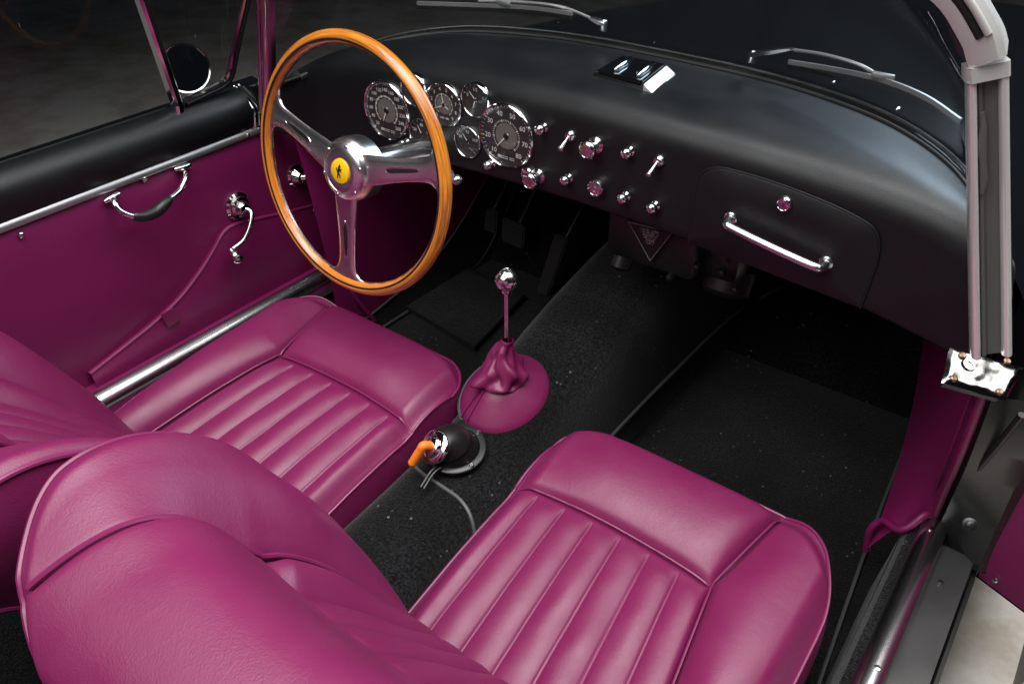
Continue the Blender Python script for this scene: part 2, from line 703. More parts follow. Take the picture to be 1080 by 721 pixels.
# ================================================================== SEATS
def seat(mirror, label):
    cx = -.268 if mirror else .268
    sg = -1 if mirror else 1
    root = thing('bucket_seat', label, 'seat', (cx, 0, .08), 'pair of bucket seats')

    def W(u, v, z):
        return V((cx+sg*u, v, z))

    # ---- cushion: u across (door side positive), v along
    V0 = -.30
    uL = lambda v: -.163
    uS = lambda v: .159-.15*min(0, v)-.0*v+(.19*max(0, v))
    def uRr(v): return .300+.03*ss(.1, -.1, v)
    UR = .297

    def vf(u):
        r1, r2 = .070, .15
        base = .168+.004*sin((u+.163)*7)
        if u < -.163+r1:
            k = min(1, (-.163+r1-u)/r1)
            return base-r1*(1-sqrt(max(0, 1-k*k)))
        if u > UR-r2:
            k = min(1, (u-(UR-r2))/r2)
            return base-r2*(1-max(0, 1-k**2.3)**(1/2.3))
        return base

    def vs_(u):
        return .002-.010*((u)/.16)**2+.006

    def base_z(v):
        return .302+.10*v-.25*min(0, v+.05)**2

    def edge_d(u, v):
        d = min(u+.163, UR-u, vf(u)-v)
        # rounded corners: use distance along v too
        return max(0, d)

    def cz(u, v):
        z = base_z(v)
        us, vsm = uS(v), vs_(u)
        d = edge_d(u, v)
        z -= .020*(1-ss(0, .035, d))**1.5
        if u > us:          # door-side bolster
            k = (u-us)/(UR-us)
            z += .036*max(0, sin(pi*min(1, k)**.85))**.75*(.55+.45*ss(.17, -.12, v))*(1-ss(-.02, .10, v)*exp(-(u-us)/.03))
        elif v > vsm:       # front roll
            k = (v-vsm)/max(.01, vf(u)-vsm)
            z += .027*max(0, sin(pi*min(1, k)**.9))**.7*(1-exp(-max(0, us-u)/.016))*lerp(.38, 1, ss(-.163, -.04, u))
        else:               # pleats
            p = (u+.163)/(us+.163)*7
            wv = 1-(2*(p-math.floor(p))-1)**2
            z += (.0068*wv-.003)*ss(0, .035, vsm-v)+.004*ss(0, .05, vsm-v)
            fr = abs(p-round(p))*(us+.163)/7
            z -= .0022*exp(-(fr/.0017)**2)*ss(0, .02, vsm-v)
            z += .004*(noise.noise(V((u*30, v*16, 3)))) * .35
        # seams
        g = 0
        if v < vsm+.02:
            g = max(g, exp(-((u-us)/.0055)**2))
        else:
            g = max(g, exp(-((u-us)/.0055)**2))
        if u < us:
            g = max(g, exp(-((v-vsm)/.0055)**2))
        z -= .007*g*ss(-.004, .03, d)
        z += .0012*noise.noise(V((u*9, v*9, 7)))
        return z

    cushion = None
    NU, NV = 270, 150
    def umap(s_, v):
        us = uS(v)
        return lerp(-.163, us, s_/.66) if s_ <= .66 else lerp(us, UR, (s_-.66)/.34)
    pts, uv = [], []
    for i in range(NU+1):
        t = i/NU
        s_ = .35*(.5-.5*cos(pi*t))+.65*t
        if abs(s_-.66) < .002:
            s_ = .66
        u0 = umap(s_, 0)
        r, rq = [], []
        for j in range(NV+1):
            t = j/NV
            vsm = vs_(u0)
            t = .15*(.5-.5*cos(pi*t))+.85*t
            v = lerp(V0, vsm, t/.6) if t <= .6 else lerp(vsm, vf(u0), (t-.6)/.4)
            u = umap(s_, v) if u0 < .25 else lerp(umap(s_, v), u0, ss(.25, UR, u0))
            r.append(W(u, v, cz(u, v)))
            rq.append((u, v))
        pts.append(r)
        uv.append(rq)

    def region(u, v):
        if u > uS(v):
            return 'side_bolster'
        if v > vs_(u):
            return 'front_roll'
        return 'pleated_panel'
    bms = {}
    for i in range(NU):
        for j in range(NV):
            u = (uv[i][j][0]+uv[i+1][j][0])/2
            v = (uv[i][j][1]+uv[i+1][j+1][1])/2
            bms.setdefault(region(u, v), []).append((i, j))
    # skirt is the cushion's own mesh
    loop = uv[0]+[uv[i][NV] for i in range(1, NU)]+uv[NU][::-1]
    # outward normals in plan
    sk = []
    n = len(loop)
    for k, (u, v) in enumerate(loop):
        a, b = loop[max(0, k-1)], loop[min(n-1, k+1)]
        t = V((b[0]-a[0], b[1]-a[1], 0))
        if t.length < 1e-9:
            t = V((0, 1, 0))
        t.normalize()
        nn = V((-t.y, t.x, 0))
        z0 = cz(u, v)
        row = []
        for q, (h, o) in enumerate(((0, 0), (.2, .006), (.45, .006), (.75, .0), (1, -.012))):
            p = V((u, v, 0))+nn*o
            row.append(W(p.x, p.y, lerp(z0, .11, h)))
        sk.append(row)
    bm = B()
    grid(bm, sk)
    cushion = obj('seat_cushion', bm, M['leather'], root)
    for nm, cells in bms.items():
        bm = B()
        vm = {}

        def vv(i, j):
            if (i, j) not in vm:
                vm[(i, j)] = bm.verts.new(pts[i][j])
            return vm[(i, j)]
        for (i, j) in cells:
            q = [vv(i, j), vv(i+1, j), vv(i+1, j+1), vv(i, j+1)]
            bm.faces.new(q if not mirror else q[::-1])
        obj(nm, bm, M['leather'], cushion, recalc=False, angle=180)
    # piping
    bm = B()
    R = .0023
    tube(bm, [W(u, v, cz(u, v)+.001) for u, v in loop], R, 8)
    tube(bm, [W(u, vs_(u), .5*(cz(u, vs_(u)-.007)+cz(u, vs_(u)+.007))-.0035) for u in [lerp(-.163, uS(0), k/60) for k in range(61)]], R*.85, 8)
    L = []
    for k in range(90):
        v = lerp(V0, .16, k/89)
        u = uS(v)
        if v < vf(u):
            L.append(W(u, v, .5*(cz(u-.007, v)+cz(u+.007, v))-.0035))
    tube(bm, L, R*.85, 8)
    obj('piping', bm, M['piping'], cushion)

    # ---- backrest, developed coordinates a across, b along the face from the seat over the top
    ac = .027           # its middle, off the cushion's centre
    HW = .262
    prof = cr([(0, -.25, .17), (0, -.272, .25), (0, -.312, .357), (0, -.356, .445), (0, -.398, .525), (0, -.445, .588), (0, -.50, .638), (0, -.55, .660), (0, -.60, .660), (0, -.634, .645), (0, -.648, .620)], 10)
    acc = [0]
    for i in range(1, len(prof)):
        acc.append(acc[-1]+(prof[i]-prof[i-1]).length)
    LB = acc[-1]

    def P(b):
        b = min(max(b, 0), LB)
        for i in range(len(acc)-1):
            if b <= acc[i+1]:
                t = (b-acc[i])/(acc[i+1]-acc[i])
                return prof[i].lerp(prof[i+1], t)
        return prof[-1]

    def N(b):
        t = P(b+.02)-P(b-.02)
        return V((0, -t.z, t.y)).normalized()*-1 if False else V((0, t.z, -t.y)).normalized()
    bs = .500            # top roll begins

    def half(b):
        r = .115
        x = ss(0, 1, 0)
        if b > LB-r:
            k = (b-(LB-r))/r
            return HW-.125*k**1.55
        return HW-.012*ss(.25, 0, b)

    def aS(b):
        return interp([(0, .118), (.3, .126), (.47, .142), (.52, .142), (.58, .166), (.64, .194), (.69, .218), (.74, .235)], b)[0]

    def bedge(a):
        return bs-.012*(a/.12)**2

    def bh(a, b):
        A = abs(a)
        hw, s = half(b), aS(b)
        h = 0
        if A > s:
            k = min(1, (A-s)/max(.02, hw-s))
            amp = interp([(0, .012), (.1, .018), (.2, .032), (.3, .046), (.4, .056), (.5, .068), (.58, .062), (.64, .030), (.70, .010), (.75, .004)], b)[0]
            hB = .004*ss(-.05, .0, b-bs)+.038*ss(0, .10, b-bs)*ss(0, .13, LB-b)
            amp = amp*(1-lerp(.22, -.10, ss(.3, .5, b))*ss(.6, 1, k))
            r_lo, r_hi = 1-(1-min(1, k/.62))**2.2, sin(pi/2*min(1, k/.92))**1.15
            h += lerp(hB, max(amp, hB*.8), lerp(r_lo, r_hi, ss(.40, .54, b)))
        elif b > bedge(a):
            h += .004+.038*ss(0, .10, b-bedge(a))*ss(0, .13, LB-b)+.006*ss(.055, 0, s-A)*ss(0, .05, b-bedge(a))*ss(0, .12, LB-b)*(.75+.25*(1-(A/max(.05, s))**2))
        else:
            p = (a+s)/(2*s)*6
            h += -.020*ss(0, .012, bedge(a)-b)*ss(.15, .42, b)*ss(0, .05, s-A)+.0110*abs(sin(pi*p))**.6*ss(0, .03, bedge(a)-b)
        d = min(hw-A, LB-b)
        g = exp(-((A-s)/.004)**2)
        if A < s:
            g = max(g, exp(-((b-bedge(a))/.005)**2))
        h -= .0042*g*ss(0, .035, d)
        h -= .010*(1-ss(0, .02, d))**1.5
        h += .0015*noise.noise(V((a*8, b*8, 2)))
        return h

    RC = radians(6) if mirror else 0      # the driver's backrest leans further back

    def lean(u, y, z):
        dy, dz = y+.25, z-.20
        return W(u, -.25+dy*cos(RC)-dz*sin(RC), .20+dz*cos(RC)+dy*sin(RC))

    def BP(a, b):
        p = P(b)+N(b)*bh(a, b)
        return lean(ac+a, p.y, p.z)
    NA, NB = 150, 170
    pts, ab = [], []
    def amap(t, b):
        s_, A = aS(b), abs(t)
        hw = half(b)
        s_ = min(s_, hw-.004)
        A = lerp(0, s_, A/.56) if A <= .56 else lerp(s_, hw, (A-.56)/.44)
        return A if t > 0 else -A
    for i in range(NA+1):
        r, q = [], []
        t = 2*i/NA-1
        a0 = amap(t, bs)
        be = bedge(a0) if abs(a0) < .16 else bedge(.16)
        for j in range(NB+1):
            k = j/NB
            b = lerp(0, be, k/.6) if k <= .6 else lerp(be, LB, (k-.6)/.4)
            a = amap(t, b)
            r.append(BP(a, b))
            q.append((a, b))
        pts.append(r)
        ab.append(q)

    def bregion(a, b):
        if abs(a) > aS(b):
            return 'side_bolster' if a > 0 else 'inner_bolster'
        return 'top_roll' if b > bedge(a) else 'pleated_panel'
    cells = {}
    for i in range(NA):
        for j in range(NB):
            a = (ab[i][j][0]+ab[i+1][j+1][0])/2
            b = (ab[i][j][1]+ab[i+1][j+1][1])/2
            cells.setdefault(bregion(a, b), []).append((i, j))
    # shell (sides and back) is the backrest's own mesh
    back = cr([(0, -.36, .15), (0, -.41, .29), (0, -.46, .41), (0, -.505, .49), (0, -.54, .545), (0, -.565, .570), (0, -.580, .584), (0, -.594, .592), (0, -.606, .597), (0, -.615, .600)], 10)

    def PB(b):
        t = min(1, max(0, b/LB))*(len(back)-1)
        i = min(len(back)-2, int(t))
        return back[i].lerp(back[i+1], t-i)
    rim = ab[0]+[ab[i][NB] for i in range(1, NA)]+ab[NA][::-1]
    sk = []
    for a, b in rim:
        p0 = BP(a, b)
        q = PB(b)
        p1 = lean(ac+a*.985, q.y, q.z)
        out = V((sg*(1 if a > 0 else -1), 0, 0))
        row = []
        for k in range(9):
            t = k/8
            row.append(p0.lerp(p1, t)+out*.012*sin(pi*t)*ss(.05, .2, abs(a)))
        sk.append(row)
    bm = B()
    grid(bm, sk)
    rows = []
    for j in range(0, NB+1, 3):
        b = LB*j/NB
        q = PB(b)
        rows.append([lean(ac+t*half(b)*.985, q.y-.012*(1-t*t), q.z-.006*(1-t*t)) for t in [k/12-1 for k in range(25)]])
    grid(bm, rows)
    backrest = obj('backrest', bm, M['leather'], root)
    for nm, cl in cells.items():
        bm = B()
        vm = {}
        for (i, j) in cl:
            q = []
            for (ii, jj) in ((i, j), (i+1, j), (i+1, j+1), (i, j+1)):
                if (ii, jj) not in vm:
                    vm[(ii, jj)] = bm.verts.new(pts[ii][jj])
                q.append(vm[(ii, jj)])
            bm.faces.new(q if not mirror else q[::-1])
        obj('side_bolster' if 'bolster' in nm else nm, bm, M['leather'], backrest, recalc=False, angle=180)
    bm = B()
    tube(bm, [BP(a, b) for a, b in rim], .0032, 8)
    for s in (-1, 1):
        tube(bm, [(BP(s*(aS(b)-.006), b)+BP(s*(aS(b)+.006), b))*.5+V((0, N(b).y, N(b).z))*lerp(-.0012, .0016, ss(.48, .54, b)) for b in [lerp(.05, LB-.03, k/90) for k in range(91)] if aS(b) < half(b)-.008], .0030, 8)
    tube(bm, [sk[k][8] for k in range(len(sk))], .0032, 8)
    obj('piping', bm, M['piping'], backrest)
    return root


seat(False, 'magenta leather bucket seat nearest the camera, its rounded backrest filling the lower left corner')
seat(True, 'magenta leather bucket seat behind the steering wheel, beside the closed door')

# ================================================================== DASHBOARD
dash = thing('dashboard', 'black leather covered dashboard with chrome gauges, pull knobs and glovebox', 'dashboard', (0, .42, .66))
DB = [(0, .300, .612), (.20, .300, .607), (.34, .300, .600), (.46, .299, .589), (.53, .293, .580), (.58, .284, .576), (.625, .272, .577), (.665, .255, .583), (.697, .236, .590)]
DW = [(0, .565, .772), (.14, .56, .772), (.26, .543, .770), (.38, .503, .766), (.47, .452, .754), (.53, .39, .738), (.58, .310, .710), (.645, .252, .682), (.738, .236, .666)]
ND = 160


def dash_row(t):
    """t in -1..1 along the dash; returns the section from the lower lip to the windscreen"""
    s = 1 if t >= 0 else -1
    k = abs(t)
    # arc-length-like parameter on both curves
    i = k*(len(DB)-1)
    tab_b = [(q,)+DB[q] for q in range(len(DB))]
    tab_w = [(q,)+DW[q] for q in range(len(DW))]
    bx, by, bz = interp(tab_b, i)
    wx, wy, wz = interp(tab_w, i)
    b = V((s*bx, by, bz))
    wv = V((s*wx, wy, wz))
    hgt = interp([(0, .128), (.5, .125), (.75, .095), (.9, .05), (1, .026)], k)[0]
    f = b+V((0, .004, hgt))
    inw = (wv-f)
    c1 = f+V((0, .006, .055*hgt/.125))
    c2 = f.lerp(wv, .28)+V((0, 0, .036*hgt/.125+.004))
    row = []
    lip = V((0, -.002, 0))
    row.append(b+V((0, .05, .012)))
    row.append(b+V((0, .02, -.001)))
    row.append(b+V((0, .006, -.002)))
    row.append(b+V((0, .0015, .001)))
    for q in range(0, 9):
        row.append((b+V((0, 0, .005))).lerp(f, q/9))
    for q in range(0, 29):
        u = q/28
        p = f*(1-u)**3+c1*3*u*(1-u)**2+c2*3*u*u*(1-u)+wv*u**3
        row.append(p)
    return row


bm = B()
grid(bm, [dash_row(-1+1.71*i/ND) for i in range(ND+1)])
cover = obj('dash_cover', bm, M['black_leather'], dash, angle=60)
YF = .300


def face(x, z, d=0.):
    """point on the dash face, d towards the driver"""
    return V((x, YF+.004*(z-.607)/.125-d, z))


FN = V((0, -1, 0))


def gauge(x, z, r, numbers, needle, kind, label=None):
    c = face(x, z)
    bm = B()
    lathe(bm, [(r*.95, -.002), (r, -.002), (r*1.0, .002), (r*.985, .005), (r*.955, .0066), (r*.925, .0056), (r*.912, .0025)], c, FN, 48, cap0=False, cap1=False)
    g = obj('gauge', bm, M['chrome'], dash)
    if label:
        g['label'] = label
    bm = B()
    lathe(bm, [(r*.93, .002), (r*.001, .0021)], c, FN, 48, cap0=False, cap1=False)
    if kind != 'small':
        lathe(bm, [(r*.40, .0024), (r*.001, .0025)], c, FN, 32, mi=1, cap0=False, cap1=False)
    obj('dial_face', bm, [M['dial'], M['dial_center']], g)
    bm = B()
    x_, z_ = V((1, 0, 0)), V((0, 0, 1))
    o = c+FN*.003
    n = len(numbers)
    a0, a1 = radians(228), radians(-48)
    if kind == 'small':
        a0, a1 = radians(160), radians(20)
    for k, s in enumerate(numbers):
        a = lerp(a0, a1, k/max(1, n-1))
        p = o+(x_*cos(a)+z_*sin(a))*r*(.69 if kind != 'small' else .58)
        text_bm(bm, s, r*((.215 if n < 11 else .165) if kind != 'small' else .26), p, x_, z_)
    nt = (n-1)*5 if kind != 'small' else (n-1)*3
    for k in range(nt+1):
        a = lerp(a0, a1, k/nt)
        d = x_*cos(a)+z_*sin(a)
        e = x_*-sin(a)+z_*cos(a)
        big = k % 5 == 0
        for (r0, r1) in (((.84, .895) if kind != 'small' else (.76, .86)),) + (((.43, .50),) if kind != 'small' else ()):
            q0, q1 = o+d*r*(r0 if big else r0+.02), o+d*r*r1
            wd = r*(.016 if big else .009)
            f = [bm.verts.new(v) for v in (q0-e*wd, q1-e*wd, q1+e*wd, q0+e*wd)]
            bm.faces.new(f)
    if kind == 'big':
        strokes(bm, o-z_*r*.66, x_, z_, r*.62, r*.10, 3)
    if kind == 'clock':
        strokes(bm, o-z_*r*.56, x_, z_, r*.5, r*.09, 5)
    obj('dial_marks', bm, M['mark'], g, smooth=False, recalc=False)
    bm = B()
    for ang, ln in needle:
        a = radians(ang)
        d = x_*cos(a)+z_*sin(a)
        e = x_*-sin(a)+z_*cos(a)
        oo = c+FN*.0034
        plate(bm, [oo-d*r*.12-e*r*.03, oo+d*r*ln-e*r*.006, oo+d*r*ln+e*r*.006, oo-d*r*.12+e*r*.03], .0006, FN)
    lathe(bm, [(r*.09, .003), (r*.09, .0045), (.0001, .0050)], c, FN, 16, mi=1)
    obj('needle', bm, [M['mark'], M['black_plastic']], g)
    bm = B()
    lathe(bm, [(r*.92, .0048), (.0001, .0068)], c, FN, 32, cap0=False, cap1=False)
    obj('glass', bm, M['dial_glass'], g)
    return g


gauge(-.403, .672, .0545, [str(k) for k in range(20, 261, 20)], [(245, .42)], 'big', 'large speedometer gauge left of the steering column')
gauge(-.137, .688, .0545, [str(k) for k in range(10, 81, 10)], [(228, .45)], 'big', 'large rev counter gauge right of the steering column')
gauge(-.268, .711, .039, ['12', '1', '2', '3', '4', '5', '6', '7', '8', '9'], [(100, .5), (205, .6), (330, .3)], 'clock', 'round clock in the middle of the gauge cluster')
gauge(-.334, .724, .0290, ['0', '5', '10'], [(140, .6)], 'small')
gauge(-.200, .734, .0290, ['0', '1/2', '1'], [(135, .6), (250, .55)], 'small')
gauge(-.320, .648, .0290, ['50', '80', '120'], [(120, .6)], 'small')
gauge(-.217, .660, .0285, ['30', '70', '110'], [(130, .55)], 'small')


def knob(x, z, kind, label=None):
    bm = B()
    c = face(x, z)
    if kind == 'ball':
        lathe(bm, [(.0075, 0), (.0075, .0018), (.0055, .003), (.0042, .005), (.0050, .0065), (.0078, .009), (.0086, .013), (.0078, .0172), (.0045, .0202), (.0001, .0208)], c, FN, 20)
        nm = 'push_knob'
    elif kind == 'toggle':
        lathe(bm, [(.0095, 0), (.0095, .003), (.0075, .006), (.006, .008)], c, FN, 20)
        d = V((-.15, -.72, -.68)).normalized()
        s = c+FN*.007
        tube(bm, [s, s+d*.008, s+d*.016, s+d*.022, s+d*.0245], [.0028, .0034, .0045, .005, .003], 12)
        nm = 'toggle_switch'
    elif kind == 'pull':
        lathe(bm, [(.013, 0), (.013, .003), (.008, .006), (.007, .020), (.0075, .021)], c, FN, 24)
        lathe(bm, [(.006, .020), (.0128, .0215), (.0142, .0240), (.0142, .0275), (.0128, .030), (.0100, .0312), (.0094, .0304), (.0001, .0306)], c, FN, 28)
        nm = 'pull_knob'
    elif kind == 'flat':
        lathe(bm, [(.0128, 0), (.0142, .0035), (.0142, .010), (.0128, .0135), (.0100, .0146), (.0092, .0136), (.0042, .0138), (.0037, .0152), (.0001, .0156)], c, FN, 28)
        nm = 'rotary_knob'
    elif kind == 'stud':
        lathe(bm, [(.0065, 0), (.0065, .002), (.005, .0045), (.0001, .006)], c, FN, 16)
        nm = 'stud'
    o = obj(nm, bm, M['knob'], dash)
    if label:
        o['label'] = label
    return o


for x, z, k in ((-.065, .719, 'ball'), (-.016, .717, 'toggle'), (.030, .714, 'pull'), (.088, .719, 'ball'), (.136, .716, 'toggle'),
                (-.072, .637, 'pull'), (-.014, .649, 'ball'), (.040, .650, 'flat'), (.089, .648, 'ball'), (.139, .647, 'ball'),
                (-.166, .634, 'ball'), (-.358, .624, 'ball')):
    knob(x, z, k)
# ignition escutcheon beside the lower pull knob
bm = B()
lathe(bm, [(.0125, 0), (.0125, .004), (.010, .006), (.0085, .005), (.0001, .005)], face(-.093, .634), FN, 24)
obj('ignition_lock', bm, M['chrome'], dash)

# glovebox lid: flush panel with a rolled seam round it
go = [(.200, .607), (.1995, .66), (.200, .700), (.206, .718), (.220, .728), (.24, .7315), (.30, .7305), (.37, .7235), (.42, .714), (.444, .704), (.455, .686), (.4575, .66), (.456, .62), (.4545, .592)]
gp = cr([(x, 0, z) for x, z in go], 5)
lid = None
bm = B()
cen = V((.33, 0, .66))
outer = [face(p.x, p.z, .0005) for p in gp]
rows = [[face(p.x, p.z, .0005) for p in gp],
        [face(*(p.lerp(cen, .012).xz), .0042) for p in gp],
        [face(*(p.lerp(cen, .03).xz), .0050) for p in gp],
        [face(*(p.lerp(cen, .5).xz), .0058) for p in gp],
        [face(*(p.lerp(cen, .999).xz), .0060) for p in gp]]
rows = [[V((q.x, q.y, min(q.z, 1))) for q in r] for r in rows]
grid(bm, rows, closed_v=True)
lid = obj('glovebox_lid', bm, M['black_leather'], dash)
bm = B()
tube(bm, [face(p.x, p.z, .0030) for p in gp], .0019, 6)
obj('seam', bm, M['black_leather'], lid)
bm = B()
h0, h1 = face(.258, .665, .005), face(.398, .643, .005)
dd = FN
tube(bm, cr([h0, h0+dd*.012, h0+dd*.020+(h1-h0)*.02, h0+dd*.024+(h1-h0)*.08, h0.lerp(h1, .5)+dd*.026, h1+dd*.024-(h1-h0)*.08, h1+dd*.020-(h1-h0)*.02, h1+dd*.012, h1], 6), .0064, 14)
for h in (h0, h1):
    lathe(bm, [(.0095, 0), (.0095, .003), (.007, .005)], h, FN, 18)
obj('handle', bm, M['satin'], lid)
bm = B()
lathe(bm, [(.0105, 0), (.0105, .004), (.009, .006), (.0078, .0045), (.0062, .0045), (.0058, .006), (.0001, .0062)], face(.327, .7075, .005), FN, 28)
box(bm, face(.327, .7075, .0115), (.0012, .0012, .006), mi=1)
obj('lock', bm, [M['chrome'], M['ink']], lid)

# ashtray let into the dash top
tray = None
A0, A1, A2, A3 = [hit(x, y, 2, .789) for x, y in ((627, 77), (653, 62), (711, 73), (688, 93))]
cen = (A0+A1+A2+A3)/4
ex = (A3-A0).normalized()
ey = (A1-A0).normalized()
bm = B()
rad = .0
topo = []
ring = [A0, A1, A2, A3]


def inset(q, k, dz):
    if dz > -.003 and (q is A2 or q is A3):
        dz -= .007          # bright end slopes away
    return cen+(q-cen)*k+V((0, 0, dz))


rows = [[inset(q, 1.03, -.035) for q in ring], [inset(q, 1.03, -.005) for q in ring], [inset(q, 1.0, .001) for q in ring], [inset(q, .97, .003) for q in ring], [inset(q, .93, .0025) for q in ring]]
grid(bm, rows, closed_v=True)
bm.faces.new([bm.verts.new(inset(q, .94, .0024)) for q in ring])
tray = obj('ashtray', bm, M['chrome'], dash, angle=25)
bm = B()


def onlid(t, u, dz):
    return A0.lerp(A3, t).lerp(A1.lerp(A2, t), u)+V((0, 0, dz))


lp = [[onlid(t, u, dz) for t, u in ((.07, -.02), (.84, -.02), (.84, .97), (.07, .97))] for dz in (.001, .0065)]
grid(bm, lp, closed_v=True)
bm.faces.new([bm.verts.new(p) for p in lp[1]])
obj('lid', bm, M['black_paint'], tray, smooth=False)
bm = B()
plate(bm, [onlid(t, u, dz) for t, u, dz in ((.86, -.03, .004), (1.03, -.03, -.006), (1.03, 1.0, -.006), (.86, 1.0, .004))], .014, (0, 0, -1))
bmesh.ops.bevel(bm, geom=list(bm.edges), offset=.0012, segments=2, affect='EDGES')
obj('end_cap', bm, M['pillar'], tray, angle=30)
for t in (.30, .70):
    bm = B()
    a = A0.lerp(A3, t).lerp(A1.lerp(A2, t), .10)+V((0, 0, .009))
    b = A0.lerp(A3, t).lerp(A1.lerp(A2, t), .86)+V((0, 0, .009))
    tube(bm, [a, a.lerp(b, .1), a.lerp(b, .5), a.lerp(b, .9), b], [.001, .0050, .0056, .0044, .001], 12)
    obj('cigarette_rest', bm, M['chrome'], tray)

# demister slot and gasket along the glass
bm = B()
rows = []
gask = [dash_row(-1+1.71*i/ND)[-1] for i in range(6, ND+1)]
tube(bm, [p+V((0, .002, .001)) for p in gask], .0036, 8)
gk = obj('screen_gasket', bm, M['rubber'], dash)
for px, py in ((589, 26), (690, 47), (878, 89), (946, 117)):
    bm = B()
    p = hit(px, py, 2, .778)
    lathe(bm, [(.0035, 0), (.003, .002), (.0001, .003)], p+V((0, 0, .003)), (0, -.3, 1), 10)
    obj('gasket_screw', bm, M['worn_chrome'], gk)

# trim joint where dash cap meets the door cap, driver side
dc = dash_row(-1)
bm = B()
for q in (-.008, .003):
    tube(bm, [p+V((0, q, .0012)) for p in dc[4:]], .0035, 8)
obj('end_trim', bm, M['chrome'], dash)

# ================================================================== STEERING WHEEL
WC = V((-.289, .096, .664))
tl = radians(9.6)
WN = V((0, -cos(tl), sin(tl)))
WU = V((0, sin(tl), cos(tl)))
WR = V((1, 0, 0))
wheel = thing('steering_wheel', 'three spoke steering wheel with varnished orange wood rim, yellow badge on its polished hub', 'steering wheel', WC)


def wp(a, b, d=0):
    return WC+WR*a+WU*b+WN*d


RR = .1948
# wooden rim: front and rear halves round an alloy core
bm = B()
uvl = bm.loops.layers.uv.new('UVMap')
NS, NK = 160, 20
rows = []
for i in range(NS):
    a = 2*pi*i/NS
    row = []
    for k in range(NK):
        b = 2*pi*k/NK
        rr = .0109+.0005*cos(4*b)
        wav = 0
        # finger grips on the rear inner side
        if cos(b) < -.1 and sin(b) < .3:
            wav = .0012*sin(a*40)
        r = RR+(rr+wav)*cos(b)*.93
        row.append(wp(r*cos(a), r*sin(a), rr*sin(b)))
    rows.append(row)
vs = grid(bm, rows, True, True)
for f in bm.faces:
    for l in f.loops:
        co = l.vert.co-WC
        l[uvl].uv = (atan2(co.dot(WU), co.dot(WR))/(2*pi), (Vector((co.dot(WR), co.dot(WU))).length-RR)*10+co.dot(WN)*10)
rim = obj('rim', bm, M['wood'], wheel)
bm = B()
n = 160
for rr_, w_ in ((RR-.0035, .0016),):
    rows = []
    for i in range(n):
        a = 2*pi*i/n
        rows.append([wp((rr_+s)*cos(a), (rr_+s)*sin(a), .01075+h) for s, h in ((-w_, -.0004), (-w_, .0003), (w_, .0003), (w_, -.0006))])
    grid(bm, rows, True)
obj('inlay', bm, M['ink'], rim)
bm = B()
rows = []
for i in range(n):
    a = 2*pi*i/n
    r0 = RR-.0100
    rows.append([wp((r0+s)*cos(a), (r0+s)*sin(a), h-.001) for s, h in ((.003, .0022), (-.0016, .0018), (-.0016, -.0018), (.003, -.0022))])
grid(bm, rows, True)
obj('rim_core', bm, M['alloy'], rim)


def spoke(ang):
    a = radians(ang)
    d = WR*cos(a)+WU*sin(a)
    e = -WR*sin(a)+WU*cos(a)
    st = [(.028, .0245), (.06, .0225), (.10, .0185), (.14, .0170), (.163, .0185), (.176, .025), (.182, .034), (.1845, .044)]
    bm = B()
    rows = []
    n2 = 40
    tab = st
    for i in range(n2+1):
        r = lerp(.026, .1845, i/n2)
        hw = interp(tab, r)[0]
        dish = .007*(1-ss(.02, .16, r))
        row = []
        for s, h in ((-1, -.0015), (-1, .0005), (-.93, .0016), (-.5, .0024), (0, .0026), (.5, .0024), (.93, .0016), (1, .0005), (1, -.0015), (0, -.0022)):
            # follow the rim's curve at the outer end
            ss_ = s*hw
            rr_ = r if r < .15 else lerp(r, sqrt(max(1e-6, r*r-ss_*ss_)), ss(.15, .184, r))
            row.append(WC+d*rr_+e*ss_+WN*(dish+h))
        rows.append(row)
    grid(bm, rows, closed_v=True)
    sp = obj('spoke', bm, M['alloy'], wheel, angle=50)
    bm = B()
    rows = []
    for i in range(13):
        r = lerp(.085, .150, i/12)
        hw = .0042*(1-(abs(i-6)/6)**4)**.5*(1.0-.35*i/12) if 0 < i < 12 else .0003
        dish = .007*(1-ss(.02, .16, r))
        rows.append([WC+d*r+e*s*hw+WN*(dish+h) for s, h in ((-1, .0028), (-.55, .0030), (0, .0028), (.55, .0030), (1, .0028))])
    grid(bm, rows)
    obj('slot', bm, M['black_metal'], sp)
    bm = B()
    for sgn in (-1, 1):
        L = []
        for i in range(13):
            r = lerp(.085, .150, i/12)
            hw = .0042*(1-(abs(i-6)/6)**4)**.5*(1.0-.35*i/12) if 0 < i < 12 else .0003
            dish = .007*(1-ss(.02, .16, r))
            L.append(WC+d*r+e*sgn*hw+WN*(dish+.0028))
        tube(bm, L, .0008, 6)
    obj('slot_edge', bm, M['chrome'], sp)


for ang in (163, 13.5, 268.5):
    spoke(ang)
bm = B()
lathe(bm, [(.036, -.034), (.049, -.028), (.0505, -.006), (.0495, .004), (.0475, .006), (.0455, .0125), (.0420, .0165), (.0350, .0185), (.0345, .0178), (.0300, .0192), (.0225, .0200), (.0205, .0190), (.0001, .0192)], WC, WN, 64)
hub = obj('hub', bm, M['alloy'], wheel)
for k in range(6):
    a = 2*pi*k/6+.3
    bm = B()
    lathe(bm, [(.0028, .0), (.0028, .0018), (.0018, .0025)], WC+(WR*cos(a)+WU*sin(a))*.0405+WN*.0162, WN, 10)
    obj('hub_screw', bm, M['chrome'], hub)
bm = B()
lathe(bm, [(.0190, .0180), (.0190, .0208), (.0180, .0214), (.0001, .0220)], WC, WN, 48)
emb = obj('badge', bm, M['yellow'], hub)
